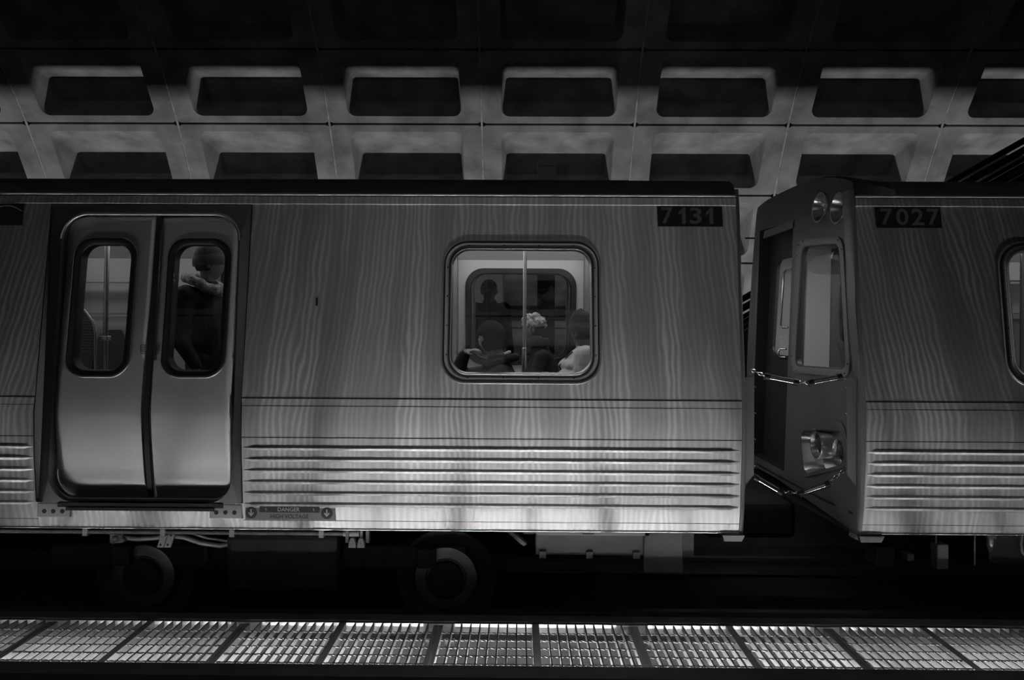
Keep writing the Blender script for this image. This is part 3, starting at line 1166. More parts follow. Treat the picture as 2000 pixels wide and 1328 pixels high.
def px2end(px, pyy, dx=0.0):
    y = 6.0
    z = 2.2
    k = (pyy - 632 - (px - 1015) * math.tan(ROLL)) / FPX
    q = (px - 1015 + (pyy - 632) * math.tan(ROLL)) / FPX
    for _ in range(60):
        x = endx(y, z) + dx
        y = .5 * y + .5 * (x / q)
        y = min(max(y, 5.35), 8.6)
        z = EYE - k * y
    return (y, z)


def end_wall(car, m=None, mirror=None):
    """mirror(x) maps the end surface to the other car's end"""
    mx = mirror or (lambda x: x)
    bottom = .80
    def yedge(z):
        return py(min(z, 3.06)) + (0.02 if z > 3.06 else .004)
    zs = [bottom + (3.16 - bottom) * i / 20 for i in range(21)]
    out = [(yedge(z), z) for z in reversed(zs)]
    out += [(2 * YC - 5.8 + 0 * i, bottom) for i in range(1)]
    out = [(yedge(z), z) for z in zs][::-1] + [(8.30, bottom)] + [(8.30, z) for z in zs[1:]]
    ys = [8.25 - (8.25 - 5.62) * i / 24 for i in range(25)]
    out += [(y, ztop(y)) for y in ys]
    # windshield
    ws = [px2end(1567, 484), px2end(1637, 478), px2end(1651, 719), px2end(1555, 713)]
    ws = round_poly(ws, .075)
    ws_out = round_poly([px2end(1557, 468), px2end(1647, 462), px2end(1662, 738), px2end(1544, 726)], .13)
    dn = px2end(1548, 432)
    dr = [dn, (7.56, dn[1] + .02), (7.56, 1.0), (dn[0], 1.0)]
    hl = round_poly([px2end(1562, 842), px2end(1640, 826), px2end(1650, 905), px2end(1570, 925)], .10)
    mk = []
    for c in (px2end(1600, 406), px2end(1636, 407)):
        mk.append([(c[0] + .115 * math.cos(2 * PI * k / 20), c[1] + .105 * math.sin(2 * PI * k / 20)) for k in range(20)])
    wall = sheet(out, [ws, dr, hl] + mk, lambda y, z: (mx(endx(y, z)), y, z), (.08, .10))
    o = wall.build('end_wall', M['mask'], car, 40)
    S = lambda y, z, d=0: (mx(endx(y, z) + d), y, z)
    # windshield frame and pane
    n = len(ws)
    fr_ = MB().loft([[S(*q, .0) for q in ws_out], [S(*q, -.012) for q in ws_out], [S(*lerp2(a, b, .45), -.016) for a, b in zip(ws_out, ws)],
                     [S(*lerp2(a, b, .88), -.008) for a, b in zip(ws_out, ws)]])
    f_ = fr_.build('windshield_frame', M['maskfin'], car, 50)
    MB().loft([[S(*lerp2(a, b, .86), -.010) for a, b in zip(ws_out, ws)], [S(*q, -.006) for q in ws], [S(*q, .03) for q in ws]]).build('gasket', M['rubber'], f_, 50)
    sheet(ws, [], lambda y, z: S(y, z, .012), (.2, .2)).build('pane', M['cabglass'], f_)
    for i in range(0, n, 3):
        a = lerp2(ws_out[i], ws[i], .25)
        MB().ball(S(*a, -.015), .005, .006, .006, 6, 5).build('screw', M['black'], f_)
    # doorway recess with end door
    y0, y1 = dr[0][0], dr[1][0]
    zt = dr[0][1]
    rec = MB()
    D = .13
    rl = [dr[3], dr[2], dr[1], dr[0]]
    rec.loft([[S(*q) for q in rl], [S(q[0], q[1], D) for q in rl]])
    ro = rec.build('door_recess', M['black'], car)
    dz = [(y0 - .02, .98), (y1 + .03, .98), (y1 + .03, dr[1][1] + .03), (y0 - .02, zt + .03)]
    dh = rrect(y0 + .34, 2.38, .50, .90, .10, 6)
    dro = sheet(dz, [dh], lambda y, z: S(y, z, D - .02), (.2, .2)).build('end_door', M['black'], car)
    sheet(dh, [], lambda y, z: S(y, z, D - .015), (.2, .2)).build('pane', M['cabglass'], dro)
    MB().loft([[S(*q, D - .022) for q in dh], [S(*q, D - .045) for q in dh], [S(*q, D - .045) for q in rrect(y0 + .34, 2.38, .45, .85, .08, 6)], [S(*q, D - .02) for q in rrect(y0 + .34, 2.38, .45, .85, .08, 6)]]).build('gasket', M['rubber'], dro, 30)
    # lintel lip
    MB().loft([[S(y0 - .02, zt + .01, -.006), S(y1 - .16, zt + .0, -.006)], [S(y0 - .02, zt - .06, -.010), S(y1 - .16, zt - .07, -.010)], [S(y0 - .02, zt - .06, .01), S(y1 - .16, zt - .07, .01)]], False).build('door_lintel', M['maskfin'], car)
    # grab handles on the door jamb
    for (ya, za, zb) in ((y0 + .05, 2.68, 2.20), (y0 + .07, 2.02, 1.95)):
        p = [S(ya - .06, za, .01), S(ya, za, -.015), S(ya, za - .02, -.03), S(ya, zb + .02, -.03), S(ya, zb, -.015), S(ya - .06, zb, .01)]
        MB().sweep(p, .008, 8).build('grab_handle', M['pole'], car, 60)
    # head light pocket
    dep = .13
    hi = [lerp2(q, (sum(a[0] for a in hl) / len(hl), sum(a[1] for a in hl) / len(hl)), .16) for q in hl]
    pk = MB().loft([[S(*q, -.004) for q in hl], [S(*lerp2(a, b, .5), .05) for a, b in zip(hl, hi)], [S(*q, dep) for q in hi]], True, False, True)
    po_ = pk.build('headlight_housing', M['lampbowl'], car, 50)
    rim = [lerp2(q, (sum(a[0] for a in hl) / len(hl), sum(a[1] for a in hl) / len(hl)), -.16) for q in hl]
    MB().loft([[S(*q, 0) for q in rim], [S(*q, -.008) for q in rim], [S(*q, -.008) for q in hl], [S(*q, .01) for q in hl]]).build('bezel', M['mask'], po_, 40)
    cyc = sum(a[0] for a in hl) / len(hl)
    czc = sum(a[1] for a in hl) / len(hl)
    for dy in (-.19, .19):
        y_, z_ = cyc + dy, czc
        ring = MB()
        lo_ = []
        for (r, d) in ((.105, dep), (.108, .045), (.104, .034), (.096, .034), (.088, .055), (.086, .075)):
            lo_.append([S(y_ + r * math.cos(2 * PI * k / 24), z_ + r * math.sin(2 * PI * k / 24), d) for k in range(24)])
        ring.loft(lo_, True, False, False)
        ring.build('headlight_ring', M['lampbowl'], po_, 40)
        lo_ = []
        for (r, d) in ((.088, .072), (.07, .060), (.04, .054), (.01, .052)):
            lo_.append([S(y_ + r * math.cos(2 * PI * k / 24), z_ + r * math.sin(2 * PI * k / 24), d) for k in range(24)])
        MB().loft(lo_, True, False, True).build('headlight_lens', M['darklens'], po_, 60)
    # marker lights
    for c in mk:
        cy_ = sum(a[0] for a in c) / 20
        cz_ = sum(a[1] for a in c) / 20
        lo_ = []
        for (r, d) in ((1.12, 0), (1.10, -.012), (1.0, -.012), (.86, .03), (.62, .06), (.58, .05), (.3, .035), (.03, .03)):
            lo_.append([S(cy_ + (q[0] - cy_) * r, cz_ + (q[1] - cz_) * r, d) for q in c])
        MB().loft(lo_, True, False, True).build('marker_light', M['lampbowl'], car, 40)
    # bottom return
    MB().loft([[S(y, .80) for y in (5.45, 5.8, 6.2, 6.6, 6.92, 7.4, 7.9)], [S(y, .80, .35) for y in (5.45, 5.8, 6.2, 6.6, 6.92, 7.4, 7.9)]], False).build('end_soffit', M['black'], car)
    MB().loft([[S(y, .93, -.006) for y in (5.46, 5.8, 6.2, 6.6, 6.92, 7.4)], [S(y, .945, -.006) for y in (5.46, 5.8, 6.2, 6.6, 6.92, 7.4)]], False).build('end_seam', M['black'], car)
    # crown joining end wall and roof
    cr = MB()
    ya = [5.60 + (8.24 - 5.60) * i / 24 for i in range(25)]
    def rz(y):
        yy = y if y < YC else 2 * YC - y
        t = [(5.575, 3.12), (5.590, 3.16), (5.63, 3.205), (5.72, 3.245), (6.0, 3.30), (6.5, 3.34), (6.92, 3.35)]
        for (a, b), (c, d) in zip(t, t[1:]):
            if yy <= c:
                return b + (d - b) * (yy - a) / (c - a)
        return 3.35
    cr.loft([[S(y, ztop(y) - .0) for y in ya], [S(y, ztop(y) + .012, .04) for y in ya], [(mx(2.62), y, rz(y)) for y in ya]], False)
    cr.build('end_crown', M['roof'], car, 50)
    return o


def lerp2(a, b, t):
    return (a[0] + (b[0] - a[0]) * t, a[1] + (b[1] - a[1]) * t)


def round_poly(p, r, n=6):
    out = []
    N = len(p)
    for i in range(N):
        a, b, c = Vector(p[i - 1]), Vector(p[i]), Vector(p[(i + 1) % N])
        u, v = (a - b).normalized(), (c - b).normalized()
        p0, p1 = b + u * r, b + v * r
        for k in range(n + 1):
            t = k / n
            q = p0 * (1 - t) ** 2 + b * 2 * t * (1 - t) + p1 * t ** 2
            out.append((q.x, q.y))
    return out


# --- right car
carB = empty('railcar', (4.8, YC, 0), 'stainless steel subway car at the right, numbered 7027, its dark cab end showing', 'subway car')
BX1 = 7.4
NHB = [(3.835, WZC, WW - .02, WH - .02, WR)]
wall_with_holes(XB, BX1, NHB, carB)
lower_panel(XB, BX1, carB)
fluting(XB + .01, BX1, carB)
seams(carB, XB, BX1)
window_unit(carB, 3.835)
number_plate(carB, 2.696, '7027', 2.975)
roof(carB, 2.62, BX1, True, False)
underframe(carB, XB, BX1)
corner_post(carB, XB, -1)
fin(carB, XB - .02, -1)
foot_bracket(carB, XB - .03, XB + .14)
end_wall(carB)
wall_with_holes(2.62, BX1, NHB, carB, -1)
window_unit(carB, 3.835, -1)
lower_panel(2.62, BX1, carB, -1)
interior(carB, 3.30, BX1, NHB, NHB, 'cabindim')
# cab
MB().box(2.40, 3.19, 5.50, 8.34, .94, 1.0).build('cab_floor', M['cabfloor'], carB)
MB().loft([[(x, y_, z) for (y_, z) in ((5.62, 3.0), (8.22, 3.0))] for x in (2.42, 3.19)], False).build('cab_ceiling', M['lining'], carB)
MB().loft([[(x, 8.26, 1.0), (x, 8.20, 3.0)] for x in (2.62, 3.19)], False).build('cab_side_lining', M['lining'], carB)
MB().loft([[(x, py(z) + .07, z) for z in (1.0, 1.6, 3.0)] for x in (2.38, 3.19)], False).build('cab_side_lining', M['lining'], carB)
ph = rrect(6.7, 2.35, .55, .85, .1, 6)
pt = sheet([(5.5, 1.0), (8.3, 1.0), (8.25, 3.0), (5.6, 3.0)], [rrect(7.75, 2.42, .5, .72, .1, 6)], lambda y, z: (3.20, y, z)).build('cab_partition', M['linedark'], carB)
MB().box(2.85, 3.2, 5.9, 6.7, 2.975, 2.99).build('cab_light', M['cablight'], carB)
MB().bbox(2.45, 2.75, 5.6, 6.5, 1.0, 1.75, .03).build('control_desk', M['linedark'], carB)
MB().sweep([(3.95, 6.3, 1.0), (3.95, 6.3, 3.0)], .018, 10).build('grab_pole', M['pole'], carB, 60)
tj = MB()
for z in (2.68, 2.35):
    tj.box(4.6, 5.6, 8.05, 8.36 - (z - 1.6) * .137, z - .004, z + .004)
tj.build('panel_joint', M['linedark'], carB)
seat_pair(carB, 4.2, 5.98)
seat_pair(carB, 4.6, 7.85)

# ------------------------------------------------------------------ under-car equipment
CY = 5.62
cdt = MB().sweep([(-6.5, 5.50, .762), (-1.18, 5.50, .762)], .016, 10)
cdo = cdt.build('conduit', M['galv'], carA, 60)
for x in (-3.0, -2.46, -1.98, -1.36):
    MB().bbox(x - .018, x + .018, 5.478, 5.522, .735, .80, .004).build('conduit_clamp', M['equiplight'], cdo)
for x in (-1.19,):
    MB().sweep([(x - .02, 5.50, .762), (x + .09, 5.50, .762)], .022, 10).build('coupling', M['equiplight'], cdo, 40)
for i, x in enumerate((-1.145, -1.085)):
    b = MB().box(x - .008, x + .008, 5.49, 5.51, .72, .80)
    b.loft([[(x - .012, y_, .735), (x + .012, y_, .735), (x + .024, y_, .70), (x + .024, y_, .672), (x - .024, y_, .672), (x - .024, y_, .70)] for y_ in (5.47, 5.52)], True, True, True)
    b.build('drain_cock', M['equiplight'], carA)
for x in (-1.18, -1.04):
    MB().bbox(x - .012, x + .012, 5.47, 5.53, .705, .80, .003).build('pipe_hanger', M['galv'], carA)
# cable run with clamps
p = [(-2.98, 5.60, .80), (-2.90, 5.60, .74), (-2.80, 5.58, .705), (-2.68, 5.58, .69), (-2.56, 5.58, .70), (-2.45, 5.58, .715), (-2.36, 5.6, .70), (-2.25, 5.62, .655), (-2.12, 5.64, .63), (-2.02, 5.7, .64), (-1.95, 5.8, .67)]
MB().sweep(p, .017, 10).build('cable_hose', M['cable'], carA, 60)
MB().sweep([(q[0] + .03, q[1] + .03, q[2] + .028) for q in p], .011, 8).build('cable_hose', M['cable'], carA, 60)
kn = MB()
for (x, z, r) in ((-2.82, .70, .030), (-2.79, .725, .02), (-2.84, .675, .018), (-2.765, .69, .02)):
    kn.ball((x, 5.56, z), r, r, r * .8, 10, 8)
kn.box(-2.86, -2.77, 5.55, 5.57, .67, .74)
kn.build('hose_coupling', M['galv'], carA)
for x in (-2.485, -2.435):
    c = MB().loft([[(x - .022 + .02 * 1, y_, .755), (x + .022 + .02, y_, .755), (x + .018 - .012, y_, .645), (x - .026 - .012, y_, .645)] for y_ in (5.535, 5.555)], True, True, True)
    co = c.build('hose_clamp', M['equiplight'], carA)
    for z in (.73, .665):
        MB().ball((x + (.012 if z > .7 else -.012), 5.533, z), .008, .004, .008, 8, 6).build('clamp_bolt', M['black'], co)
# bogie: wheels, frame
WX = -0.525


def bogie(car, wx, lab):
    bg = MB()
    bg.bbox(wx - .70 - 2.2, wx + .15, 5.78, 5.92, .42, .60, .03)
    bo = bg.build('bogie_frame', M['under'], car)
    MB().bbox(wx - 1.55, wx - .75, 5.62, 5.9, .30, .72, .04).build('suspension_box', M['under'], bo)
    MB().sweep([(wx - 1.72, 5.7, .5), (wx - 1.72, 5.7, .80)], .03, 10).build('damper', M['under'], bo, 40)
    return bo


bogie(carA, WX, '')
for x in (WX, WX - 2.2):
    lo_ = []
    for (r, y_) in ((.33, 5.98), (.355, 5.94), (.36, 5.80), (.34, 5.795), (.325, 5.80), (.24, 5.84)):
        lo_.append([(x + r * math.cos(2 * PI * k / 48), y_, .36 + r * math.sin(2 * PI * k / 48)) for k in range(48)])
    wo = MB().loft(lo_, True, True, False).build('wheel', M['under'], carA, 40)
    lo_ = []
    for (r, y_) in ((.225, 5.82), (.225, 5.765), (.215, 5.76), (.15, 5.76), (.14, 5.775), (.12, 5.775)):
        lo_.append([(x + r * math.cos(2 * PI * k / 48), y_, .37 + r * math.sin(2 * PI * k / 48)) for k in range(48)])
    MB().loft(lo_, True, True, True).build('brake_disc', M['steel'], wo, 40)
    lo_ = []
    for (r, y_) in ((.13, 5.78), (.13, 5.72), (.10, 5.70), (.05, 5.70), (.045, 5.715)):
        lo_.append([(x + r * math.cos(2 * PI * k / 32), y_, .37 + r * math.sin(2 * PI * k / 32)) for k in range(32)])
    hb = MB().loft(lo_, True, True, True)
    hb.build('axle_hub', M['under'], wo, 40)
    MB().bbox(x - .20, x - .07, 5.70, 5.78, .46, .60, .01).build('brake_caliper', M['under'], wo)
# equipment to the right of the wheel
eb = MB()
eb.loft([[(0.0 + .02, y_, .80), (.92, y_, .80), (.92, y_, .735), (.14, y_, .735)] for y_ in (5.60, 6.3)], True, True, True)
e0 = eb.build('equipment_flange', M['equiplight'], carA)
MB().bbox(.12, .90, 5.63, 6.4, .585, .737, .01).build('equipment_box', M['equip'], carA)
MB().loft([[(-.115, y_, .80), (-.075, y_, .80), (.06, y_, .69), (.035, y_, .675)] for y_ in (5.53, 5.60)], True, True, True).build('diagonal_bracket', M['galv'], carA)
MB().bbox(.88, 1.155, 5.60, 6.2, .475, .80, .008).build('equipment_box', M['equip'], carA)
MB().bbox(1.155, 1.245, 5.66, 6.1, .565, .79, .008).build('junction_box', M['equip'], carA)
for x in (.17, .50, .83):
    MB().bbox(x - .025, x + .025, 5.60, 5.64, .57, .62, .004).build('box_latch', M['equip'], carA)
for x in (.07, .49):
    MB().bbox(x - .04, x + .04, 5.585, 5.60, .745, .782, .003).build('name_tab', M['labelgrey'], carA)
MB().bbox(1.55, 2.3, 6.6, 7.2, .45, .75, .05).build('coupler', M['under'], carA)
# right car's equipment
MB().bbox(2.55, 2.68, 5.70, 5.9, .50, .64, .01).build('junction_box', M['under'], carB)
MB().bbox(2.74, 2.79, 5.64, 5.75, .56, .61, .006).build('small_box', M['equip'], carB)
MB().bbox(2.93, 3.01, 5.60, 5.7, .515, .69, .008).build('relay_box', M['equip'], carB)
MB().sweep([(2.94, 5.64, .69), (2.94, 5.64, .80)], .006, 8).build('thin_rod', M['equip'], carB)
MB().sweep([(3.16, 5.55, .56), (3.16, 5.55, .80)], .006, 8).build('thin_rod', M['equip'], carB)
MB().sweep([(3.25, 5.52, .80), (3.25, 5.52, .765)], .04, 14).sweep([(3.25, 5.52, .77), (3.25, 5.52, .70), (3.25, 5.52, .67)], [.028, .026, .012], 12).build('air_filter', M['lens'], carB, 40)
MB().sweep([(3.47, 5.52, .80), (3.46, 5.52, .72), (3.475, 5.53, .66), (3.52, 5.55, .62), (3.62, 5.6, .60)], .008, 8).build('bent_pipe', M['equiplight'], carB, 60)
MB().bbox(3.545, 3.575, 5.50, 5.54, .62, .80, .003).build('hanger_strap', M['equip'], carB)
MB().bbox(3.30, 5.2, 5.62, 6.3, .55, .79, .01).build('equipment_box', M['under'], carB)
sp = MB()
for i in range(11):
    sp.ball((3.60 + i * .0135, 5.50, .752), .0075, .012, .014, 8, 6)
sp.build('terminal_strip', M['equiplight'], carB)
MB().sweep([(3.60, 5.52, .685), (3.655, 5.52, .66)], .006, 6).sweep([(3.65, 5.52, .655), (3.735, 5.52, .655)], .012, 8).build('valve', M['equiplight'], carB, 40)

# ------------------------------------------------------------------ barrier chains between the cars


def chain(name, pts, lab):
    """pts: px/py of anchor, tube ends, link, tube ends, anchor; at y=5.46"""
    YD = 5.46
    def W(q):
        r = math.tan(ROLL)
        return Vector(((q[0] - 1015 + (q[1] - 632) * r) / FPX * YD, YD, EYE - (q[1] - 632 - (q[0] - 1015) * r) / FPX * YD))
    P = [W(q) for q in pts]
    c = P[len(P) // 2]
    e = empty(name, c, lab, 'barrier chain', 'barrier chains between the cars')
    for a, b in ((P[1], P[2]), (P[4], P[5])):
        t = (b - a).normalized()
        s = MB().sweep([a, b], .0195, 14).build('spring_tube', M['chrome'], e, 50)
        for q, d in ((a, 1), (b, -1)):
            MB().sweep([q - t * d * .012, q + t * d * .022], .0245, 14).build('end_cap', M['rubber'], s, 50)
    def links(a, b):
        L = (b - a).length
        n = max(1, round(L / .028))
        for i in range(n):
            p, q = a.lerp(b, i / n), a.lerp(b, (i + 1) / n)
            m_ = (p + q) / 2
            t = (q - p).normalized()
            u = Vector((0, 1, 0)) if i % 2 else t.cross(Vector((0, 1, 0))).normalized()
            h = (q - p).length * .62
            path = [m_ + t * h * math.cos(k * PI / 6) + u * .011 * math.sin(k * PI / 6) for k in range(13)]
            MB().sweep(path, .0038, 6, False).build('chain_link', M['chrome'], e, 60)
    links(P[0], P[1]); links(P[2], P[4]); links(P[5], P[6])
    return e


chain('barrier_chain', [(1466, 722), (1495, 735), (1553, 746), (1564, 747), (1580, 747), (1638, 736), (1652, 741)], 'upper barrier chain with two shiny tubes hanging between the car ends')
chain('barrier_chain', [(1466, 927), (1474, 932), (1522, 960), (1541, 965), (1562, 962), (1614, 944), (1646, 918)], 'lower barrier chain with two shiny tubes, sagging between the car ends')

# ------------------------------------------------------------------ far platform: pylon, escalator
py_ = empty('platform_pylon', (.335, 10.2, 1.0), 'square grey platform pylon rising behind the roof of the left car', 'pylon')
MB().bbox(.225, .445, 10.1, 10.3, 1.0, 4.22, .012).build('shaft', M['platformmetal'], py_)
MB().bbox(.215, .455, 10.09, 10.31, 4.22, 4.30, .012).build('cap', M['platformmetal'], py_)

es = empty('escalator', (6.0, 10.15, 1.0), 'dark sloping escalator balustrade rising behind the right car', 'escalator')
sl = math.tan(math.radians(29.7))


def ez(x, off):
    return 2.44 + (x - 2.687) * sl + off


xa, xb = 1.2, 8.6
for yy in (9.7, 10.6):
    b = MB().loft([[(x, yy + dy, ez(x, dz)) for (dy, dz) in ((-.04, -.9), (.04, -.9), (.04, -.31), (-.04, -.31))] for x in (xa + .6, xb)], True, True, True)
    b.build('side_truss', M['escalator'], es)
    MB().sweep([(x, yy, ez(x, -.03)) for x in (xa, xb)], .042, 8).build('handrail', M['rubber'], es, 60)
    MB().sweep([(x, yy, ez(x, -.27)) for x in (xa, xb)], .03, 8).build('lower_rail', M['escalator'], es, 60)
st = MB()
x = xa + .6
while x < xb:
    st.box(x, x + .4, 9.74, 10.56, ez(x, -1.2), ez(x, -.9))
    x += .4
st.build('steps', M['escalator'], es)

# ------------------------------------------------------------------ people


def head_mb(c, yaw, tilt=0.0, s=1.0, nod=0.0):
    """head centred at c (middle of the skull), facing -X turned by yaw; returns MB, matrix"""
    R = Matrix.Rotation(yaw, 3, 'Z') @ Matrix.Rotation(nod, 3, 'Y') @ Matrix.Rotation(tilt, 3, 'X')
    vs, fs = [], []
    n, m_ = 32, 24
    for j in range(m_ + 1):
        th = PI * j / m_
        for i in range(n):
            a = 2 * PI * i / n
            fx, sy, uz = math.sin(th) * math.cos(a), math.sin(th) * math.sin(a), math.cos(th)
            x, y, z = fx * .096, sy * .074, uz * .118
            if uz < 0:
                y *= 1 + .30 * uz
                if fx > 0:
                    x *= 1 + .05 * uz
                else:
                    x *= 1 + .45 * uz
            if fx > 0.2:
                g = lambda u0, v0, su, sv: math.exp(-((uz - u0) / su) ** 2 - ((sy - v0) / sv) ** 2)
                x += .022 * g(-.22, 0, .13, .13) + .010 * g(-.05, 0, .16, .09)        # nose
                x += .006 * g(.18, 0, .08, .5)                                        # brow
                x -= .010 * (g(.02, .38, .10, .17) + g(.02, -.38, .10, .17))           # eye sockets
                x += .007 * g(-.50, 0, .055, .22) + .005 * g(-.60, 0, .05, .2)         # lips
                x -= .005 * g(-.69, 0, .05, .3)
                x += .010 * g(-.86, 0, .12, .3)                                       # chin
            v = R @ (Vector((-x, y, z)) * s)
            vs.append(v + Vector(c))
    for j in range(m_):
        for i in range(n):
            a, b = j * n + i, j * n + (i + 1) % n
            fs.append((a, a + n, b + n, b))
    mb = MB().add(vs, fs)
    for k in (-1, 1):
        mb.ball(Vector(c) + R @ (Vector((.008, k * .076, -.012)) * s), .020 * s, .008 * s, .033 * s, 10, 8, R)
    return mb, R


def hair_mb(c, R, s=1.0, thick=.012, front=-.35, low=-.35, seed=1, lump=.003):
    rnd = random.Random(seed)
    vs, fs = [], []
    n, m_ = 48, 40
    for j in range(m_ + 1):
        th = PI * j / m_
        for i in range(n):
            a = 2 * PI * i / n
            fx, sy, uz = math.sin(th) * math.cos(a), math.sin(th) * math.sin(a), math.cos(th)
            # hair line: forehead, then down behind the ears to the nape
            t = min(1, max(0, (fx + .05) / .45))
            t = t * t * (3 - 2 * t)
            line = low + (.38 - low) * t
            e = min(1, max(0, (line - uz) / .10))
            k = 1.0 - .22 * e
            back = 1 + (.18 * uz if uz < 0 and fx < 0 else 0)
            q = Vector((-fx * (.096 + thick) * back, sy * (.074 + thick), uz * (.118 + thick))) * k
            q += Vector((rnd.uniform(-1, 1), rnd.uniform(-1, 1), rnd.uniform(-1, 1))) * lump * (1 - e)
            vs.append(R @ (q * s) + Vector(c))
    for j in range(m_):
        for i in range(n):
            a, b = j * n + i, j * n + (i + 1) % n
            fs.append((a, a + n, b + n, b))
    return MB().add(vs, fs)


def hand_mb(wrist, dirv, up, s=1.0, curl=.5, side=1, r=.0085):
    """palm, four unequal fingers with two bends, and a thumb leaving the side of the palm"""
    d = Vector(dirv).normalized()
    u = (Vector(up) - d * Vector(up).dot(d)).normalized()      # back of the hand
    l = d.cross(u) * side                                       # towards the thumb
    mb = MB()
    w_ = Vector(wrist)
    mb.capsule(w_ - d * .02 * s, w_ + d * .03 * s, .025 * s, .027 * s)
    for k in (-1, -.33, .33, 1):
        mb.capsule(w_ + d * .02 * s + l * k * .018 * s, w_ + d * .085 * s + l * k * .030 * s, .015 * s, .012 * s)
    lens = {1: .072, .33: .082, -.33: .076, -1: .058}
    for k, L in lens.items():
        p = w_ + d * .09 * s + l * k * .030 * s
        dd = d.copy()
        for seg, fr_ in enumerate((.45, .32, .23)):
            ang = curl * (.6 + .5 * seg)
            dd = (dd * math.cos(ang) - u * math.sin(ang)).normalized()
            uu = (u - dd * u.dot(dd)).normalized()
            q = p + dd * L * fr_ * s
            mb.capsule(p, q, r * s * (1 - .06 * seg), r * s * (.94 - .06 * seg), 8)
            p = q
    p = w_ + d * .03 * s + l * .026 * s
    q = p + (d * .55 + l * .75 - u * .25).normalized() * .042 * s
    mb.capsule(p, q, .013 * s, .010 * s, 8)
    mb.capsule(q, q + (d * .9 + l * .25 - u * .35).normalized() * .032 * s, .010 * s, .008 * s, 8)
    return mb


def join(*mbs):
    o = MB()
    for m_ in mbs:
        o.add(m_.v, m_.f)
    return o


def person(name_loc, label, J, head, skin, cloth, legs, hair=None, hat=None, hands=None, clothname='jacket', puffy=False, extra=None, group=None, lump=.003):
    """J: joints; one continuous body, clothing as children"""
    p = empty('person', name_loc, label, 'person', group)
    hc, yaw, tilt, nod, s = head
    hm, R = head_mb(hc, yaw, tilt, s, nod)
    b = MB()
    V = {k: Vector(v) for k, v in J.items()}
    b.capsule(Vector(hc) + R @ Vector((.02, 0, -.06)), V['neck'], .052, .058)
    b.capsule(V['neck'], V['chest'], .07, .12)
    b.ball(V['chest'], .10, .15, .16)
    b.capsule(V['chest'], V['pelvis'], .12, .13)
    for q in 'LR':
        b.capsule(V['sh' + q], V['el' + q], .05, .040)
        b.capsule(V['el' + q], V['wr' + q], .038, .026)
        b.capsule(V['chest'] + Vector((0, 0, .08)), V['sh' + q], .07, .052)
        b.capsule(V['hip' + q], V['kn' + q], .085, .055)
        b.capsule(V['kn' + q], V['an' + q], .054, .036)
        b.capsule(V['an' + q], V['to' + q], .038, .030)
    allb = join(b, hm, *(hands or []))
    bake_remesh(allb, 'body', skin, p, .008, 2)
    # jacket
    j = MB()
    t = .022
    j.capsule(V['neck'] + Vector((0, 0, -.035)), V['chest'], .072 + t, .13 + t)
    j.ball(V['chest'], .11 + t, .165 + t, .17 + t)
    j.capsule(V['chest'], V['pelvis'] + Vector((0, 0, -.02)), .135 + t, .145 + t)
    for q in 'LR':
        j.capsule(V['chest'] + Vector((0, 0, .08)), V['sh' + q], .075 + t, .058 + t)
        if puffy:
            for a_, c_, r0, r1 in ((V['sh' + q], V['el' + q], .085, .075), (V['el' + q], V['wr' + q], .072, .052)):
                n_ = 4
                for i in range(n_):
                    a1, c1 = a_.lerp(c_, i / n_), a_.lerp(c_, (i + .75) / n_)
                    rr = r0 + (r1 - r0) * i / n_
                    j.capsule(a1, c1, rr, rr * .97)
        else:
            j.capsule(V['sh' + q], V['el' + q], .058 + t, .048 + t)
            j.capsule(V['el' + q], V['wr' + q], .046 + t, .034 + t * .6)
    if puffy:
        for i in range(4):
            c_ = V['chest'].lerp(V['pelvis'], i / 3.4)
            j.ball(c_ + Vector((0, 0, .05)), .175, .215, .085)
    bake_remesh(j, clothname, cloth, p, .010, 2 if puffy else 4)
    # trousers and shoes
    l = MB()
    l.ball(V['pelvis'], .15, .18, .12)
    for q in 'LR':
        l.capsule(V['hip' + q], V['kn' + q], .098, .070)
        l.capsule(V['kn' + q], V['an' + q] + Vector((0, 0, .04)), .068, .052)
    bake_remesh(l, 'trousers', legs, p, .014, 3)
    for q in 'LR':
        f = MB().capsule(V['an' + q] + Vector((0, 0, -.03)), V['to' + q] + Vector((0, 0, -.005)), .050, .042)
        f.build('shoe', M['rubber'], p, 60)
    if hair:
        hair_mb(hc, R, s, hair[0], low=hair[1], lump=lump).build('hair', hair[2], p, 180)
    if hat:
        # knitted cap: shell over the crown with a turned-up band
        loops = []
        for (k, z, th) in ((1.02, -.005, .010), (1.10, -.010, .014), (1.14, .020, .020), (1.12, .048, .016), (1.06, .050, .012), (1.02, .080, .012), (.86, .118, .012), (.58, .146, .012), (.25, .160, .010), (.03, .163, .008)):
            loops.append([Vector(hc) + R @ (Vector((-(.100 * k) * math.cos(2 * PI * i / 32) + .006, (.080 * k) * math.sin(2 * PI * i / 32), z * hat[1] + (0.012 * math.cos(2 * PI * i / 32)))) * s) for i in range(32)])
        MB().loft(loops, True, False, True).build('knitted_hat', hat[0], p, 70)
    for k in (-1, 1):
        MB().ball(Vector(hc) + R @ (Vector((-.083, k * .030, .004)) * s), .011 * s, .012 * s, .008 * s, 10, 8).build('eye', M['eye'], p)
    if extra:
        extra(p, V, R)
    return p


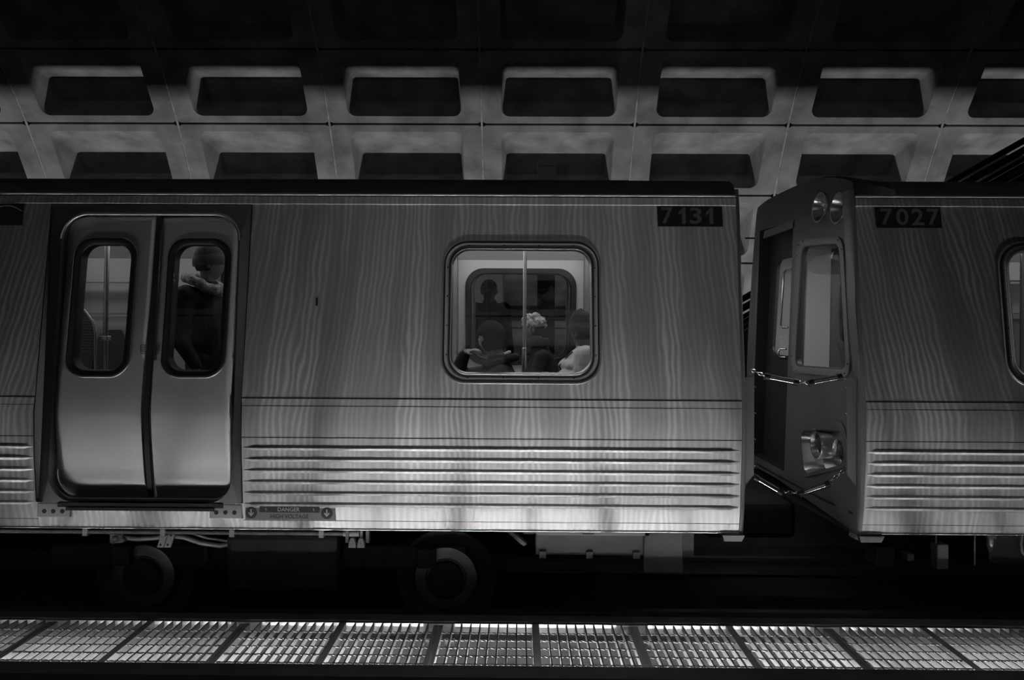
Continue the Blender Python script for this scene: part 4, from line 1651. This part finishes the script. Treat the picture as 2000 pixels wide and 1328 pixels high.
def seated(x, y, zh, facing=-1, lean=0.0, dy=.17):
    """joints of a seated figure; zh = height of head centre; facing -X"""
    f = facing
    J = dict(neck=(x - f * .01, y, zh - .175), chest=(x - f * .04, y, zh - .38), pelvis=(x - f * .09, y, 1.53))
    for q, s_ in (('L', -1), ('R', 1)):
        J['sh' + q] = (x - f * .03, y + s_ * dy, zh - .27)
        J['el' + q] = (x + f * .06, y + s_ * (dy + .05), zh - .55)
        J['wr' + q] = (x + f * .28, y + s_ * .09, zh - .56)
        J['hip' + q] = (x - f * .05, y + s_ * .10, 1.53)
        J['kn' + q] = (x + f * .40, y + s_ * .11, 1.50)
        J['an' + q] = (x + f * .40, y + s_ * .11, 1.08)
        J['to' + q] = (x + f * .56, y + s_ * .12, 1.055)
    return J


# person resting the chin on a hand, dark jacket
hx, hy, hz = -.21, 5.98, 2.105
J = seated(hx + .06, hy, hz - .01)
J['chest'] = (hx + .08, hy + .02, hz - .37)
J['neck'] = (hx + .045, hy + .01, hz - .15)
J['shL'] = (hx + .08, hy - .13, hz - .26)
J['shR'] = (hx + .03, hy + .19, hz - .27)
J['elR'] = (hx - .285, hy + .12, hz - .315)
J['wrR'] = (hx - .215, hy + .10, hz - .135)
J['elL'] = (hx - .10, hy - .17, hz - .37)
J['wrL'] = (hx - .30, hy - .05, hz - .36)
hands = [hand_mb(Vector(J['wrR']) + Vector((.01, -.005, .025)), (.9, -.35, .28), (.2, -.2, 1), .95, .85, 1),
         hand_mb(Vector(J['wrL']) + Vector((-.02, 0, 0)), (-.9, .3, -.1), (0, -.2, 1), .95, .6, -1)]


def collar(p, V, R):
    pts = [Vector((hx + .05 + .085 * math.cos(a), hy + .085 * math.sin(a), hz - .128 + .03 * math.cos(a))) for a in [math.radians(-60 + 6 * k) for k in range(16)]]
    MB().sweep(pts, .013, 8, False).build('collar', M['white'], p, 60)
    pts = [Vector((hx + .07 + .115 * math.cos(a), hy + .12 * math.sin(a), hz - .165 + .03 * math.cos(a))) for a in [2 * PI * k / 20 for k in range(21)]]
    MB().sweep(pts, .030, 8, False).build('hood', M['jacket'], p, 60)


person((hx + .1, hy, 1.0), 'person in a dark jacket by the window, chin resting on one hand', J, ((hx, hy, hz), math.radians(-22), 0, math.radians(-8), 1.02),
       M['skin'], M['jacket'], M['trousers'], hair=(.020, -.62, M['hair']), hands=hands, extra=collar, lump=.004)

# person in pale puffer and dark knitted hat
hx2, hy2, hz2 = .475, 6.02, 2.165
J = seated(hx2 + .05, hy2, hz2)
J['neck'] = (hx2 + .03, hy2, hz2 - .14)
J['chest'] = (hx2 - .01, hy2, hz2 - .31)
for q_ in 'LR':
    for j_, dx_ in (('kn', .09), ('an', .09), ('to', .09)):
        v_ = J[j_ + q_]; J[j_ + q_] = (v_[0] + dx_, v_[1], v_[2])
J['shL'] = (hx2 + .01, hy2 - .16, hz2 - .185)
J['elL'] = (hx2 - .02, hy2 - .20, hz2 - .37)
J['wrL'] = (hx2 - .155, hy2 - .12, hz2 - .335)
J['elR'] = (hx2 - .02, hy2 + .20, hz2 - .50)
J['wrR'] = (hx2 - .22, hy2 + .10, hz2 - .42)


def gl(p, V, R):
    w1 = V['wrL'] + Vector((-.035, 0, .0))
    h = hand_mb(w1, (-1, .05, .05), (0, -.25, 1), 1.08, .35, -1, .0105)
    bake_remesh(h, 'glove', M['glove'], p, .004, 1)
    MB().sweep([w1 + Vector((.035, 0, 0)), w1 + Vector((.0, 0, 0))], .040, 14).build('glove_cuff', M['glove'], p, 50)
    MB().sweep([w1 + Vector((.075, 0, 0)), w1 + Vector((.035, 0, 0))], .042, 14).build('sleeve_cuff', M['white'], p, 50)
    pts = [Vector((hx2 + .06 + .10 * math.cos(a), hy2 + .10 * math.sin(a), hz2 - .15 + .02 * math.cos(a))) for a in [2 * PI * k / 20 for k in range(21)]]
    MB().sweep(pts, .034, 8, False).build('collar', M['puffer'], p, 60)
    MB().sweep([V['neck'] + Vector((-.11, -.06, -.01)), V['chest'] + Vector((-.17, -.07, .05)), V['pelvis'] + Vector((-.20, -.05, .1))], .006, 6).build('zip', M['black'], p, 60)


person((hx2 + .1, hy2, 1.0), 'person in a pale quilted puffer jacket with a dark knitted hat and black glove', J, ((hx2, hy2, hz2), math.radians(-48), 0, math.radians(-4), 1.05),
       M['shadedskin'], M['puffer'], M['trousers'], hair=(.008, -.5, M['hair']), hat=(M['beanie'], .95), hands=[], clothname='puffer_jacket', puffy=True, extra=gl)

# person with fluffy pale hat on the far seat
hx3, hy3, hz3 = .135, 7.62, 2.17
J = seated(hx3 + .05, hy3, hz3)


def fluff(p, V, R):
    rnd = random.Random(11)
    mb = MB().ball((hx3, hy3, hz3 + .055), .108, .095, .080)
    for k in range(60):
        a, e = rnd.uniform(0, 2 * PI), rnd.uniform(-.25, 1.4)
        mb.ball((hx3 + .108 * math.cos(a) * math.cos(e), hy3 + .095 * math.sin(a) * math.cos(e), hz3 + .05 + .085 * math.sin(e)), rnd.uniform(.014, .030), None, None, 8, 6)
    bake_remesh(mb, 'fluffy_hat', M['fluffy'], p, .006, 0)
    pts = [Vector((hx3 + .035 + .085 * math.cos(a), hy3 + .09 * math.sin(a), hz3 - .125)) for a in [2 * PI * k / 20 for k in range(21)]]
    MB().sweep(pts, .042, 8, False).build('collar', M['coat'], p, 60)


person((hx3 + .1, hy3, 1.0), 'person in a black coat with a fluffy pale hat on the far seat', J, ((hx3, hy3, hz3), math.radians(-10), 0, 0, .98),
       M['shadedskin'], M['coat'], M['trousers'], hair=(.008, -.5, M['hair']), hands=[], clothname='coat', lump=.002, extra=fluff)


def standing(x, y, z0, h=1.74, turn=180.0, width=.20):
    """turn: direction the body faces, degrees from +X"""
    k = h / 1.74
    J = dict(neck=(x, y, z0 + 1.48 * k), chest=(x + .01, y, z0 + 1.26 * k), pelvis=(x, y, z0 + .93 * k))
    for q, s_ in (('L', -1), ('R', 1)):
        ca, sa = math.cos(math.radians(turn)), math.sin(math.radians(turn))

        def P(fw, sd, z_):
            return (x + fw * ca - sd * sa, y + fw * sa + sd * ca, z0 + z_)
        J['sh' + q] = P(0, s_ * width, 1.40 * k)
        J['el' + q] = P(-.02, s_ * (width + .05), 1.10 * k)
        J['wr' + q] = P(.12, s_ * (width + .02), .90 * k)
        J['hip' + q] = P(0, s_ * .09, .90 * k)
        J['kn' + q] = P(.02, s_ * .11, .49 * k)
        J['an' + q] = P(0, s_ * .11, .08)
        J['to' + q] = P(.15, s_ * .12, .055)
    return J


def hanging_hands(J):
    return [hand_mb(J['wr' + q], (.05, 0, -1), (0, -1 if q == 'L' else 1, 0), 1, .4, 1 if q == 'L' else -1) for q in 'LR']


# person standing on the far platform, seen through both windows
J = standing(-.36, 9.6, 1.0, 1.74, 60)
person((-.36, 9.6, 1.0), 'dark figure standing on the far platform, seen through both windows', J, ((-.37, 9.6, 2.62), math.radians(200), 0, 0, 1.0),
       M['shadedskin'], M['coat'], M['trousers'], hair=(.012, -.4, M['hair']), clothname='coat', hands=hanging_hands(J))

# person standing inside the door in a knitted hat and fur-trimmed coat, facing right
hx4, hy4, hz4 = -2.35, 6.02, 2.66
J = standing(hx4 - .02, hy4 + .02, 1.0, 1.76, -25, .215)


def fur(p, V, R):
    rnd = random.Random(3)
    mb = MB()
    for k in range(26):
        a = 2 * PI * k / 26
        c = Vector((hx4 - .03 + .135 * math.cos(a), hy4 + .15 * math.sin(a), hz4 - .155 - .05 * math.cos(a)))
        mb.ball(c + Vector((rnd.uniform(-.01, .01), rnd.uniform(-.01, .01), rnd.uniform(-.01, .01))), .042, .042, .04, 8, 6)
    bake_remesh(mb, 'fur_trim', M['fluffy'], p, .008, 0)


person((hx4, hy4, 1.0), 'person in a dark coat and knitted hat standing behind the right door window', J, ((hx4, hy4, hz4), math.radians(200), 0, 0, 1.06),
       M['skin'], M['coat'], M['trousers'], hair=(.008, -.4, M['hair']), hat=(M['greyknit'], 1.0), clothname='coat', extra=fur,
       hands=hanging_hands(J))
